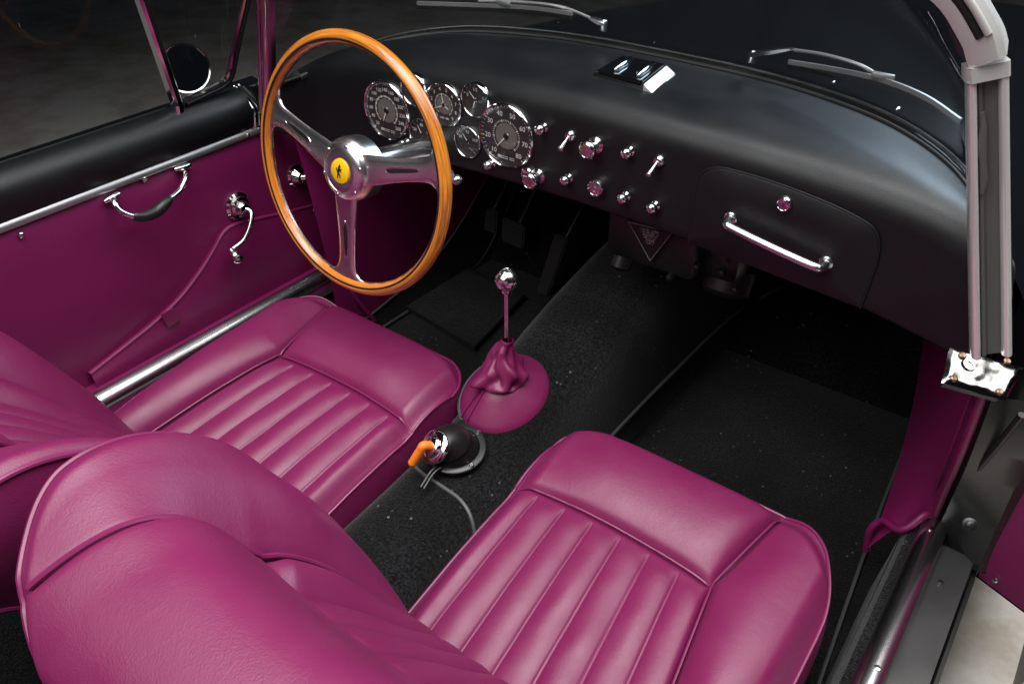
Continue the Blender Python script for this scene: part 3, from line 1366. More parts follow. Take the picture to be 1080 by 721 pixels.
# rearing horse on the badge
horse = [(.02, .62), (.10, .70), (.13, .80), (.17, .72), (.26, .66), (.34, .54), (.30, .48), (.20, .50), (.17, .42), (.24, .30), (.36, .28), (.46, .36), (.52, .30), (.42, .18), (.28, .16), (.42, .06), (.48, -.06),
         (.42, -.08), (.34, .02), (.18, .06), (.10, -.06), (.10, -.20), (.24, -.30), (.30, -.44), (.22, -.58), (.30, -.66), (.14, -.66), (.14, -.54), (.16, -.42), (.02, -.36), (-.08, -.42), (-.16, -.58), (-.10, -.70),
         (-.26, -.70), (-.26, -.58), (-.22, -.40), (-.24, -.26), (-.18, -.14), (-.30, -.06), (-.36, .10), (-.48, .16), (-.40, .26), (-.44, .38), (-.32, .34), (-.28, .18), (-.20, .06), (-.14, .18), (-.10, .36), (-.04, .50)]
bm = B()
f = [bm.verts.new(wp(x*.0125-.001, z*.0150, .0218)) for x, z in horse]
fa = bm.faces.new(f)
bmesh.ops.triangulate(bm, faces=[fa])
ext = bmesh.ops.extrude_face_region(bm, geom=list(bm.faces))
for v in [g for g in ext['geom'] if isinstance(g, bmesh.types.BMVert)]:
    v.co += WN*.0007
obj('emblem', bm, M['ink'], hub, smooth=False)
# column shroud and stalks
bm = B()
lathe(bm, [(.026, .012), (.027, .02), (.0285, .05), (.0225, .058), (.0225, .15), (.0225, .20), (.026, .205), (.027, .215), (.027, .245), (.022, .25)], WC, -WN, 40)
box(bm, WC-WN*.235+V((.0, 0, -.02)), (.035, .05, .03), bev=.006)
colm = obj('column', bm, M['satin'], wheel, angle=30)
bm = B()
s0 = WC-WN*.185+V((.02, 0, -.006))
bq = hit(482, 190, 1, .215)
tube(bm, cr([s0, s0.lerp(bq, .5)+V((0, 0, .004)), bq], 6), .003, 10)
ball(bm, bq, .0088)
obj('indicator_stalk', bm, M['satin'], wheel)

# ================================================================== GEAR LEVER
GC = V((-.035, .160, .292))
gn = V((0, -.30, .954)).normalized()
gx = V((1, 0, 0))
gy = gn.cross(gx)
lever = thing('gear_lever', 'gear lever with round metal knob rising from a magenta leather gaiter', 'gear lever', GC)
bm = B()
lathe(bm, [(.080, -.010), (.080, .002), (.077, .0045), (.074, .003)], GC, gn, 64, cap0=False, cap1=False)
for v in bm.verts:
    l = v.co-GC
    v.co += gy*l.dot(gy)*.16
obj('base_ring', bm, M['trim_piping'], lever)
bm = B()
lathe(bm, [(.0755, .001), (.0740, .0075), (.067, .016), (.053, .029), (.041, .040), (.033, .047), (.024, .051), (.01, .052)], GC, gn, 64, cap0=False, cap1=False)
for v in bm.verts:
    l = v.co-GC
    v.co += gy*l.dot(gy)*.16
dome = obj('gaiter_base', bm, M['leather'], lever)
bm = B()     # twin welt down the cone towards the driver's hip
for o in (-.0065, .0065):
    L = []
    for k in range(12):
        t = k/11
        r = lerp(.030, .075, t)
        h = interp([(.030, .050), (.033, .048), (.041, .041), (.053, .0302), (.067, .0172), (.0740, .009), (.0755, .004)], r)[0]
        dirp = (gx*-.40-gy*.92).normalized()
        sd = gn.cross(dirp)
        p = dirp*r+sd*o*(.6+.7*t)
        p = p+gy*p.dot(gy)*.16
        L.append(GC+p+gn*h)
    tube(bm, L, .0022, 8)
obj('welt', bm, M['piping'], dome)
TOP = V((-.030, .1575, .414))
bm = B()
rows = []
npf = 64
base = GC+gn*.044
for i in range(33):
    t = i/32
    c = base.lerp(TOP, t)+V((.003*sin(t*7), 0, 0))
    r = interp([(0, .038), (.06, .040), (.2, .037), (.4, .029), (.6, .0205), (.8, .0135), (.92, .0105), (.97, .0112), (1, .0095)], t)[0]
    row = []
    for k in range(npf):
        a = 2*pi*k/npf
        fold = .10*sin(3*a+5.5*t+.7)+.09*sin(5*a-7*t)+.05*sin(9*a+13*t)
        fold += .22*noise.noise(V((cos(a)*1.6, sin(a)*1.6, t*3.1)))
        amp = ss(0, .10, t)*ss(1, .72, t)
        rr = r*(1+fold*1.25*amp)
        row.append(c+(gx*cos(a)+V((0, 1, 0))*sin(a))*rr+V((0, 0, .004*sin(4*a+9*t)*amp)))
    rows.append(row)
grid(bm, rows, closed_v=True)
boot = obj('gaiter', bm, M['leather'], lever, angle=180)
bm = B()
tube(bm, [TOP+V((0, 0, -.01)), V((-.030, .1572, .47)), V((-.030, .157, .515))], .0040, 14)
obj('shaft', bm, M['chrome'], lever)
bm = B()
kc = V((-.030, .157, .527))
lathe(bm, [(.0075, -.0225), (.0085, -.021), (.0085, -.0165)], kc, (0, 0, 1), 20)
lathe(bm, [(.0186*sin(pi*i/20), -.0186*cos(pi*i/20)) for i in range(1, 20)]+[(.0001, .0186)], kc, (0, 0, 1), 32)
for r_ in (.0075, .0060):
    tube(bm, [kc+V((r_*cos(2*pi*k/24), r_*sin(2*pi*k/24), sqrt(.0186**2-r_**2)-.0001)) for k in range(24)], .0005, 6, closed=True)
obj('knob', bm, M['worn_chrome'], lever)

# ================================================================== BATTERY CUT-OFF SWITCH
SC = V((-.012, .022, .285))
sn = V((-.80, -.16, .58)).normalized()
sw = thing('cut_off_switch', 'black cut-off switch with a bent orange key, on the tunnel between the seats', 'switch', SC)
# housing: drum rising from the tunnel, flange ring with screws on it
fl = V((.10, -.18, .98)).normalized()
fc = V((-.030, .018, .276))
bm = B()
lathe(bm, [(.040, -.004), (.050, -.002), (.050, .003), (.048, .0045), (.040, .0045), (.040, .004)], fc, fl, 48, cap0=False, cap1=False)
obj('flange', bm, M['black_metal'], sw)
fx, fy, _ = axes(fl)
for k in range(4):
    a = pi/2*k+.5
    bm = B()
    lathe(bm, [(.0042, .003), (.0042, .006), (.003, .0072)], fc+(fx*cos(a)+fy*sin(a))*.0455, fl, 12)
    obj('screw', bm, M['worn_chrome'], sw)
bm = B()
tip = fc+V((-.006, -.040, .030))
sn = V((-.22, -.74, .63)).normalized()
rows = []
for i in range(13):
    t = i/12
    # ring morphs from the flange circle to the bezel circle
    ax_ = fl.lerp(sn, ss(0, 1, t)).normalized()
    c = fc.lerp(tip, t)+V((0, 0, .020*sin(pi*t)*.7))
    r = lerp(.040, .0262, ss(0, .8, t))
    x, y, z = axes(ax_)
    rows.append([c+(x*cos(2*pi*k/40)+y*sin(2*pi*k/40))*r for k in range(40)])
grid(bm, rows, closed_v=True)
obj('housing', bm, M['black_plastic'], sw)
bm = B()
lathe(bm, [(.0260, -.003), (.0275, .000), (.0275, .003), (.0245, .006), (.018, .007), (.015, .011), (.011, .013), (.0001, .013)], tip, sn, 40)
obj('bezel', bm, M['chrome'], sw)
bm = B()
k0 = tip+sn*.010
k1 = tip+sn*.026
dn = V((-.34, -.36, -.87)).normalized()
tube(bm, cr([k0, tip+sn*.018, k1+dn*.003, k1+dn*.012, k1+dn*.030, k1+dn*.040], 5), [.0058]*10+[.0064]*16 if False else .0074, 14)
ball(bm, k1+dn*.040, .0074)
obj('key', bm, M['orange'], sw)
bm = B()
for o in (0, .006):
    tube(bm, cr([fc+V((.004+o, -.047, .001)), fc+V((.0+o, -.062, -.004)), fc+V((.004+o, -.09, -.012))], 5), .0024, 8)
obj('wire', bm, M['black_plastic'], sw)

# ================================================================== DRIVER'S DOOR (closed)
dl = sub('door', car, (-.74, -.25, .2), 'closed door with magenta leather panel, chrome pull handle and window winder')
XD = -.70


def dp(px, py, x=XD):
    return hit(px, py, 0, x)


# main skin of the panel
bm = B()
rows = []
for i in range(31):
    y = lerp(-.95, .34, i/30)
    rows.append([V((XD-.004, y, .20)), V((XD, y, .24)), V((XD+.002, y, .40)), V((XD+.001, y, .52)), V((XD, y, .565)), V((XD-.004, y, .5775)), V((XD-.012, y, .580))])
grid(bm, rows)
panel = obj('door_panel', bm, M['vinyl'], dl)
for px, py in ((22, 248), (152, 189), (261, 143)):
    bm = B()
    lathe(bm, [(.005, 0), (.0048, .002), (.003, .0035), (.0001, .004)], dp(px, py, XD+.0015), (1, 0, 0), 14)
    obj('panel_screw', bm, M['worn_chrome'], dl)
# pocket: a second skin standing proud, with a gathered edge
edge = [dp(x, y) for x, y in ((92, 392), (130, 362), (160, 338), (186, 313), (207, 286), (222, 262), (233, 243), (247, 234), (268, 229), (300, 222), (330, 214))]
edge = cr(edge, 5)
bm = B()
rows = []
for p in edge:
    bot = V((XD, p.y, .222))
    row = [V((XD+.001, p.y, p.z)), V((XD+.012, p.y, p.z))]
    for k in range(1, 9):
        q = V((XD, p.y, p.z)).lerp(bot, k/8)
        row.append(V((XD+.012+.006*sin(pi*k/8)+.0, q.y, q.z)))
    rows.append(row)
grid(bm, rows)
pk = obj('map_pocket', bm, M['vinyl'], dl)
bm = B()
tube(bm, [p+V((.011, 0, 0)) for p in edge], .0032, 8)
obj('edge_welt', bm, M['piping'], dl)
bm = B()
sq = [dp(x, y, XD+.024) for x, y in ((170, 332), (183, 325), (191, 337), (178, 346))]
plate(bm, sq, .004, (-1, 0, 0))
bmesh.ops.bevel(bm, geom=list(bm.edges), offset=.0008, segments=2, affect='EDGES')
obj('strap', bm, M['leather'], dl)
bm = B()
tube(bm, [V((XD+.012, y, .238)) for y in (-.95, -.5, 0, .42)], .0042, 8)
obj('lower_welt', bm, M['piping'], dl)
# bright strip and black padded cap
bm = B()
rows = []
for i in range(31):
    y = lerp(-.95, .250, i/30)
    rows.append([V((XD-.010, y, .5795)), V((XD+.0035, y, .5800)), V((XD+.0045, y, .583)), V((XD+.002, y, .590)), V((XD-.004, y, .5955)), V((XD-.012, y, .596))])
grid(bm, rows)
obj('bright_strip', bm, M['strip'], dl)
bm = B()
rows = []
for i in range(41):
    y = lerp(-.95, .226, i/40)
    a, b, c, d = V((XD+.000, y, .594)), V((XD+.014, y, .618)), V((XD+.014, y, .668)), V((XD-.038, y, .668))
    rows.append([a*(1-u)**3+b*3*u*(1-u)**2+c*3*u*u*(1-u)+d*u**3 for u in [k/20 for k in range(21)]]+[V((XD-.045, y, .660)), V((XD-.05, y, .63))])
grid(bm, rows)
obj('door_cap', bm, M['black_leather'], dl)
# outer skin
bm = B()
rows = []
for i in range(21):
    y = lerp(-.95, .30, i/20)
    rows.append([V((-.748, y, .655)), V((-.775, y, .662)), V((-.80, y, .652)), V((-.835, y, .60)), V((-.85, y, .45)), V((-.84, y, .2)), V((-.80, y, .05))])
grid(bm, rows)
obj('outer_skin', bm, M['black_paint'], dl)
bm = B()
tube(bm, [V((-.742, lerp(-.95, .08, k/20), .665)) for k in range(21)], .004, 8)
obj('glass_seal', bm, M['rubber'], dl)
# vent window frame
XV = -.722
TI = .30     # lean of the side glass towards the middle per metre of height


def dv(px, py):
    p = hit(px, py, 0, XV)
    for _ in range(6):
        p = hit(px, py, 0, XV+TI*(p.z-.67))
    return p


bar0, bar1 = dv(187, 109), dv(150, 0)
barT = bar0+(bar1-bar0)*1.9
bm = B()
tube(bm, [bar0+V((0, 0, -.02)), bar0, bar1, barT], .0085, 4, sect=[(-1, -.9), (-1, .5), (-.5, 1), (.5, 1), (1, .5), (1, -.9)], up=V((1, 0, .3)))
vent = obj('vent_window_bar', bm, M['chrome'], dl, angle=20)
bm = B()
fr_ = [dv(x, y) for x, y in ((193, 107), (215, 97), (233, 88), (241, 78), (246, 55), (253, 22), (258, 0))]
up_ = fr_[-1]+(fr_[-1]-fr_[-2])*2.2
tube(bm, cr(fr_+[up_], 5), .0052, 8)
obj('vent_window_frame', bm, M['chrome'], dl)
bm = B()
tube(bm, [p+V((-.004, .006, -.006)) for p in cr(fr_+[up_], 5)], .0075, 8)
obj('vent_window_seal', bm, M['rubber'], dl)
bm = B()
gq = [bar0, fr_[2], fr_[3], fr_[5], up_, barT]
bm.faces.new([bm.verts.new(p+V((-.004, 0, 0))) for p in gq])
obj('vent_glass', bm, M['glass'], dl, smooth=False)
bm = B()
b0 = V((XV-.016, bar0.y, .655))
gl = [V((XV-.016, -.95, .655)), b0, barT+V((-.012, 0, 0)), V((barT.x-.012, -.95, barT.z))]
bm.faces.new([bm.verts.new(p) for p in gl])
obj('side_glass', bm, thin_glass('side_window_glass', refl=.3), dl, smooth=False)
# pull handle
bm = B()
hp = [(121, 210, .003), (120, 212, .022), (126, 222, .034), (140, 228, .041)]
L1 = [dp(x, y, XD+d) for x, y, d in hp]
L2 = [dp(x, y, XD+d) for x, y, d in ((180, 209, .041), (190, 200, .034), (196, 186, .022), (193, 180, .003))]
tube(bm, cr(L1+[dp(x, y, XD+.044) for x, y in ((152, 228), (165, 223), (173, 216))]+L2, 6), .0052, 12)
for a, b in (((110, 213), (126, 204)), ((184, 179), (201, 174))):
    p, q = dp(*a, XD+.006), dp(*b, XD+.006)
    tube(bm, [p, p.lerp(q, .15), p.lerp(q, .5), p.lerp(q, .85), q], [.003, .0048, .0055, .0058, .004], 10)
pull = obj('pull_handle', bm, M['chrome'], dl)
bm = B()
G = cr([L1[-1]]+[dp(x, y, XD+.044) for x, y in ((152, 228), (165, 223), (173, 216))]+[L2[0]], 6)
tube(bm, G, [.0062+.0045*sin(pi*k/(len(G)-1))**.5 for k in range(len(G))], 14)
obj('grip', bm, M['black_plastic'], dl)
# window winder
bm = B()
wc = dp(250, 217, XD+.001)
lathe(bm, [(.0285, 0), (.0285, .004), (.024, .007), (.0225, .0065), (.0205, .012), (.015, .0145), (.0135, .022), (.010, .026), (.0001, .027)], wc, (1, 0, 0), 40)
e_ = dp(247, 268, XD+.040)
s_ = wc+V((.022, .002, 0))
tube(bm, cr([s_, s_+V((.012, .004, -.006)), s_.lerp(e_, .35)+V((.014, .012, 0)), s_.lerp(e_, .7)+V((.008, .010, 0)), e_+V((0, .002, .012))], 6), .0048, 10)
wnd = obj('window_winder', bm, M['chrome'], dl)
bm = B()
kd = V((.75, -.15, -.3)).normalized()
lathe(bm, [(.005, -.012), (.004, -.006), (.0085, -.003), (.0105, .004), (.0085, .010), (.0105, .013), (.0105, .018), (.006, .022), (.0001, .0225)], e_, kd, 24)
obj('winder_knob', bm, M['chrome'], dl)
# release lever
bm = B()
wc = dp(312, 185, XD+.001)
lathe(bm, [(.024, 0), (.024, .003), (.020, .007), (.018, .0065), (.015, .012), (.011, .02), (.0001, .021)], wc, (1, 0, 0), 36)
s_ = wc+V((.016, 0, 0))
e_ = dp(331, 222, XD+.025)
L = cr([s_, s_+V((.012, .008, 0)), s_.lerp(e_, .4)+V((.010, .006, .004)), s_.lerp(e_, .75)+V((.006, .006, .002)), e_], 6)
tube(bm, L, [lerp(.007, .0035, k/(len(L)-1)) for k in range(len(L))], 10)
obj('release_lever', bm, M['chrome'], dl)

# wing mirror outside the driver's glass
mir = thing('wing_mirror', 'round chrome wing mirror standing outside the vent window', 'mirror', (-.86, .215, .63))
mc = V((-.862, .212, .682))
mn = V((.82, -.48, .30)).normalized()
bm = B()
lathe(bm, [(.012, -.035), (.030, -.026), (.044, -.010), (.0475, .001), (.046, .004), (.0435, .003)], mc, mn, 48, cap1=False)
tube(bm, [mc-mn*.02+V((0, 0, -.02)), V((-.862, .24, .62)), V((-.858, .25, .56))], [.006, .007, .012], 10)
obj('shell', bm, M['chrome'], mir)
bm = B()
lathe(bm, [(.0442, .0028), (.0001, .003)], mc, mn, 48, cap0=False, cap1=False)
obj('mirror_glass', bm, mat('mirror_silver', (.5, .55, .56), .02, 1), mir)

# ================================================================== SILLS
def sill(s, label):
    r = sub('door_sill', car, (s*.64, -.3, .2), label)
    bm = B()
    tube(bm, [V((s*.637, y, .250)) for y in [lerp(-.95, .35, k/30) for k in range(31)]], .0185, 24, sect=None)
    obj('bright_bar', bm, M['satin'], r)
    bm = B()
    if s < 0:
        rows = [[V((s*.70, y, .245)), V((s*.69, y, .2455)), V((s*.645, y, .245)), V((s*.622, y, .236)), V((s*.614, y, .21)), V((s*.600, y, .08))] for y in [lerp(-.95, .42, k/20) for k in range(21)]]
        grid(bm, rows)
        obj('leather_trim', bm, M['vinyl'], r)
    else:
        rows = [[V((s*.637, y, .240)), V((s*.622, y, .244)), V((s*.608, y, .240)), V((s*.600, y, .225)), V((s*.595, y, .16)), V((s*.588, y, .08))] for y in [lerp(-.95, .322, k/20) for k in range(21)]]
        grid(bm, rows)
        obj('carpet_trim', bm, M['carpet'], r)
        bm = B()
        rows = [[V((.645, y, .236)), V((.652, y, .243)), V((.675, y, .2435)), V((.700, y, .2415)), V((.702, y, .23))] for y in [lerp(-.95, .315, k/20) for k in range(21)]]
        grid(bm, rows)
        obj('tread_plate', bm, M['sill_metal'], r)
        bm = B()
        rows = [[V((.702, y, .236)), V((.7035, y, .246)), V((.7085, y, .246)), V((.7095, y, .236)), V((.711, y, .20))] for y in [lerp(-.95, .275, k/20) for k in range(21)]]
        grid(bm, rows)
        obj('rubber_edge', bm, M['rubber'], r)
        bm = B()
        tube(bm, [V((.6535, y, .245)) for y in (-.95, .25)], .0012, 6)
        obj('edge_line', bm, M['rust'], r)
        for px, py, z in ((981, 557, .268), (925, 704, .268), (992, 614, .2445)):
            bm = B()
            lathe(bm, [(.0042, 0), (.004, .0015), (.0015, .002)], hit(px, py, 2, z), (0, 0, 1), 12)
            obj('screw', bm, M['worn_chrome'], r)
    return r


sill(-1, 'bright door sill bar on magenta trim below the closed door')
sill(1, 'bright door sill bar with black tread plate in the open doorway')

# ================================================================== FOOTWELL SIDE PANELS
kl = sub('footwell_panel', car, (-.6, .5, .2))
bm = B()
rows = []
for i in range(25):
    t = i/24
    y = lerp(.27, 1.02, t)
    zb = interp([(.27, .115), (.40, .132), (.54, .155), (.65, .195), (.75, .262), (.85, .34), (1.02, .45)], y)[0]
    xb = -.582
    rows.append([V((lerp(xb, -.64, k/8)+.012*sin(pi*k/8), y, lerp(zb, .60-.04*ss(.3, 1.0, y), k/8))) for k in range(9)])
grid(bm, rows)
obj('panel', bm, M['vinyl'], kl)
bm = B()
pl_ = [r_[0] for r_ in rows]
tube(bm, pl_, .0032, 8)
obj('edge_binding', bm, M['trim_piping'], kl)
bm = B()
grid(bm, [[p+V((0, 0, -.001)), V((-.578, p.y+.005, lerp(p.z, .05, .5))), V((-.560, p.y+.01, .05))] for p in pl_])
obj('carpet_riser', bm, M['carpet'], tub)
bm = B()
tube(bm, cr([(-.640, .30, .40), (-.618, .305, .33), (-.600, .31, .26), (-.585, .325, .20), (-.568, .36, .12)], 6), .005, 8)
obj('edge_roll', bm, M['vinyl'], kl)

kr = sub('footwell_panel', car, (.6, .4, .2))
bm = B()
topc = cr([(.628, .225, .58), (.630, .238, .52), (.632, .262, .44), (.632, .295, .36), (.633, .325, .295), (.633, .345, .262)], 6)
lowc = cr([hit(x, y, 2, z) for x, y, z in ((976, 350, .36), (971, 378, .31), (962, 430, .27), (946, 494, .235), (929, 545, .20), (915, 578, .165))], 6)
rows = []
for a, b in zip(topc, lowc):
    rows.append([a.lerp(b, k/14)+V((-.004*sin(pi*k/14), 0, .012*sin(pi*k/14))) for k in range(15)])
grid(bm, rows)
obj('panel', bm, M['vinyl'], kr)
bm = B()      # rolled edge along the doorway, stepping over the sill
rl = topc+cr([topc[-1]]+[hit(x, y, 2, z) for x, y, z in ((976, 545, .268), (960, 557, .250), (947, 560, .236), (932, 551, .220), (919, 560, .195), (914, 582, .150))], 5)[1:]
tube(bm, [p+V((-.002, 0, .003)) for p in rl], .0058, 10)
tube(bm, [p+V((-.014, .010, .004)) for p in topc], .0022, 8)
obj('edge_roll', bm, M['vinyl'], kr)

# ================================================================== PASSENGER DOOR (open), hinge post
post = sub('hinge_post', car, (.67, .3, .25))
bm = B()
pc = [(.637, .25, .56), (.640, .25, .50), (.642, .265, .43), (.642, .30, .34), (.642, .33, .28), (.642, .345, .235)]
pd = [(.690, .275, .56), (.697, .27, .50), (.702, .29, .43), (.705, .30, .34), (.707, .305, .28), (.708, .30, .235)]
pe = [(.73, .34, .56), (.735, .345, .50), (.738, .35, .43), (.74, .35, .34), (.742, .35, .28), (.744, .35, .2)]
a_, b_, c_ = cr(pc, 5), cr(pd, 5), cr(pe, 5)
rows = [[a+V((-.006, .03, 0)), a, a.lerp(b, .5), b, b.lerp(c, .3), c] for a, b, c in zip(a_, b_, c_)]
grid(bm, rows)
obj('post_panel', bm, M['black_metal'], post)
bm = B()
tube(bm, cr([(.672, .235, .56), (.664, .25, .50), (.655, .275, .43), (.650, .30, .37)], 8), .0045, 8)
obj('seal', bm, M['rubber'], post)
for px, py in ((1024, 549), (1043, 436)):
    bm = B()
    p = hit(px, py, 0, .672)
    lathe(bm, [(.009, -.002), (.009, .0015), (.0055, .003), (.005, .007), (.003, .008)], p+V((0, -.012, .004)), (.1, -.75, .6), 16)
    obj('bolt', bm, M['black_metal'], post)

dr = sub('door', car, (.76, .3, 0), 'open door swung out over the pale floor, only its magenta lower corner visible')
H = V((.722, .345, 0))       # hinge line
od = V((.93, -.36, 0)).normalized()
onrm = V((-od.y, od.x, 0))
if onrm.y > 0:
    onrm = -onrm
bm = B()


def q3(s, z, d=0):
    return H+od*s+onrm*d+V((0, 0, z))


rows = []
for i in range(21):
    s = lerp(.0, .95, i/20)
    rows.append([q3(s, .20, .0), q3(s, .205, .022), q3(s, .24, .030), q3(s, .42, .032), q3(s, .58, .030)])
grid(bm, rows)
obj('door_panel', bm, M['vinyl'], dr)
bm = B()
rows = []
for i in range(21):
    s = lerp(-.004, .95, i/20)
    rows.append([q3(s, .198, .018), q3(s, .19, -.01), q3(s, .17, -.06), q3(s, .35, -.10), q3(s, .6, -.09), q3(s, .66, -.03), q3(s, .60, .026)])
grid(bm, rows)
f = bm.faces.new([bm.verts.new(q3(-.004, z, d)) for z, d in ((.198, .018), (.19, -.01), (.17, -.06), (.35, -.10), (.6, -.09), (.66, -.03), (.60, .026))])
obj('outer_skin', bm, M['black_paint'], dr)
bm = B()
lathe(bm, [(.0045, 0), (.004, .002), (.0001, .0035)], q3(.024, .228, .030), onrm, 12)
obj('panel_screw', bm, M['worn_chrome'], dr)

# ================================================================== WINDSCREEN
ws = sub('windscreen', car, (0, .5, .76))


def ws_top(x):
    k = abs(x)/.52
    return V((x, .20-.06*(1-k*k), 1.06-.10*k**3))


bm = B()
rows = []
for i in range(61):
    t = -1+2*i/60
    b = wbase(t*.622)+V((0, .006, .006))
    tp = ws_top(t*.515)
    rows.append([b.lerp(tp, k/10)+V((0, .03*sin(pi*k/10)*(1-t*t), 0)) for k in range(11)])
grid(bm, rows)
obj('glass', bm, M['glass'], ws)
# base moulding outside
bm = B()
tube(bm, [wbase(-.6+1.2*k/60)+V((0, .018, .003)) for k in range(61)], .006, 8)
obj('base_moulding', bm, M['black_metal'], ws)
bm = B()
tube(bm, [wbase(-.56+1.12*k/60)+V((0, .012, .0095)) for k in range(61)], .0016, 6)
obj('bright_line', bm, M['worn_chrome'], ws)


def pillar(s):
    """upright post of the screen with a channel for the door glass"""
    b0, b1 = V((s*.617, .205, .645)), V((s*.5195, .185, .957))
    ax = (b1-b0).normalized()
    out = V((s, 0, 0))
    out = (out-ax*out.dot(ax)).normalized()
    rear = V((0, -1, 0))
    rear = (rear-ax*rear.dot(ax)-out*rear.dot(out)).normalized()

    def pt(t, o, r):
        k = lerp(.92, .80, t)*(1 if s > 0 else .72)
        return b0.lerp(b1, t)+out*o*k+rear*r
    tw = radians(26)
    out, rear = out*cos(tw)-rear*sin(tw), rear*cos(tw)+out*sin(tw)
    N_ = 14
    bm = B()
    # outer profile in (o, r): U section open to the rear
    sec = [(-.0205, -.012), (-.0222, .002), (-.0218, .0075), (-.0200, .0110), (-.0175, .0125), (-.0150, .0118), (-.0132, .0095), (-.0125, .006), (-.0120, .0), (.0105, .0), (.0110, .008), (.0122, .0115), (.0145, .0134), (.0170, .0134), (.0195, .0115), (.0212, .008), (.0218, .003), (.0205, -.012)]
    rows = []
    for i in range(N_+1):
        t = i/N_
        rows.append([pt(t, o, r) for o, r in sec])
    grid(bm, rows, closed_v=True)
    bm.faces.new([v for v in bm.verts[:0]]) if False else None
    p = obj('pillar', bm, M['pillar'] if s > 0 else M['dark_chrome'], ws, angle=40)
    # head casting
    bm = B()
    head = [(-.0235, -.012), (-.0240, .008), (-.020, .0145), (.0185, .0145), (.0215, .012), (.0220, -.012)]
    grid(bm, [[pt(t, o, r) for o, r in head] for t in (.955, .965, 1.0)], closed_v=True)
    bm.faces.new([bm.verts.new(pt(1.0, o, r)) for o, r in head])
    bm.faces.new([bm.verts.new(pt(.955, o, r)) for o, r in head])
    obj('pillar_head', bm, M['pillar'], ws, angle=30)
    bm = B()
    grid(bm, [[pt(t, o, r) for o, r in ((-.0118, .002), (-.0100, .0055), (-.0068, .0062), (-.0046, .0035), (-.0030, .0022), (.0080, .0024), (.0104, .004))] for t in [.0+.95*k/10 for k in range(11)]])
    obj('channel', bm, M['channel'], ws)
    bm = B()
    L = [pt(t, -.0075+.0012*sin(t*40), .0072) for t in (.60, .65, .70, .76, .82, .86)]
    tube(bm, L, [.002, .0042, .0034, .0046, .0030, .002], 8)
    obj('catch', bm, M['channel'], ws)
    bm = B()
    tube(bm, [pt(t, .0225, -.004) for t in (0, .5, 1.0)], .0032, 8)
    obj('outer_bead', bm, M['chrome'], ws)
    return b0, b1, out, rear


pillar(-1)
pb0, pb1, pout, prear = pillar(1)
# header rail over the glass, with its curved corner
bm = B()
hc = cr([(.5195, .187, .962), (.505, .182, .985), (.470, .172, 1.020), (.41, .158, 1.045), (.30, .145, 1.062), (0, .13, 1.075), (-.30, .145, 1.062), (-.41, .158, 1.045), (-.470, .172, 1.020), (-.505, .182, .985), (-.5195, .187, .962)], 6)
tube(bm, hc, 1, sect=[(-.016, -.02), (-.016, .016), (-.006, .021), (.010, .021), (.016, .016), (.016, -.02)], up=V((0, -1, .2)))
hd_ = obj('header_rail', bm, M['pale_trim'], ws, angle=30)
for nm, off, rr_, m_ in (('header_groove', V((.002, -.0195, .002)), .0042, M['rubber']), ('header_bead', V((.008, -.0205, .006)), .0036, M['pale_trim'])):
    bm = B()
    tube(bm, [p+off for p in hc[5:len(hc)-5]], rr_, 10)
    obj(nm, bm, m_, ws)

# bright foot plate of the pillar, on the hinge post
ft = sub('pillar_foot', car, (.61, .22, .6))
corner = [(1004, 366), (1020, 367), (1045, 378), (1080, 388), (1062, 420), (1030, 411), (995, 402)]


def fp(px, py):
    # plane through the plate: rises towards the nose
    n_ = V((.37, -.26, .90)).normalized()
    d = _F*FPX+_R*(px-540)-_U*(py-360.5)
    c0 = V((.612, .225, .605))
    return CAM+d*((c0-CAM).dot(n_)/d.dot(n_)), n_


bm = B()
pn = fp(1000, 400)[1]
NX, NY = 26, 16
q00, q10, q11, q01 = [fp(*c)[0] for c in ((1004, 364), (1082, 386), (1063, 421), (995, 402))]
rows = []
for i in range(NX+1):
    row = []
    for j in range(NY+1):
        u, v = i/NX, j/NY
        p = q00.lerp(q10, u).lerp(q01.lerp(q11, u), v)
        h = .0022*noise.noise(V((u*3.0, v*2.2, 1.7)))+.0010*noise.noise(V((u*6.5, v*4.5, 4)))
        ed = min(u, 1-u, v*.7, (1-v)*.7)
        h -= .004*(1-ss(0, .07, ed))
        row.append(p+pn*h)
    rows.append(row)
grid(bm, rows)
obj('plate', bm, mat('cast_chrome', (.30, .295, .285), .17, 1, var=.06, vscale=60), ft, angle=180)
bm = B()
qc = (q00+q10+q11+q01)/4
plate(bm, [qc+(q-qc)*.86-pn*.005 for q in (q00, q10, q11, q01)], .012, -pn)
obj('backing', bm, M['black_metal'], ft, smooth=False)
for px, py in ((1015, 375), (1006, 399), (1054, 413), (1062, 381)):
    bm = B()
    lathe(bm, [(.0045, -.001), (.0045, .0015), (.003, .0025), (.0001, .0022)], fp(px, py)[0], pn, 14)
    obj('screw', bm, M['rust'], ft)
bm = B()
lathe(bm, [(.0085, 0), (.007, .0025), (.0045, .0025), (.0035, .001), (.0001, .001)], fp(1021, 385)[0], pn, 20)
obj('boss', bm, M['chrome'], ft)

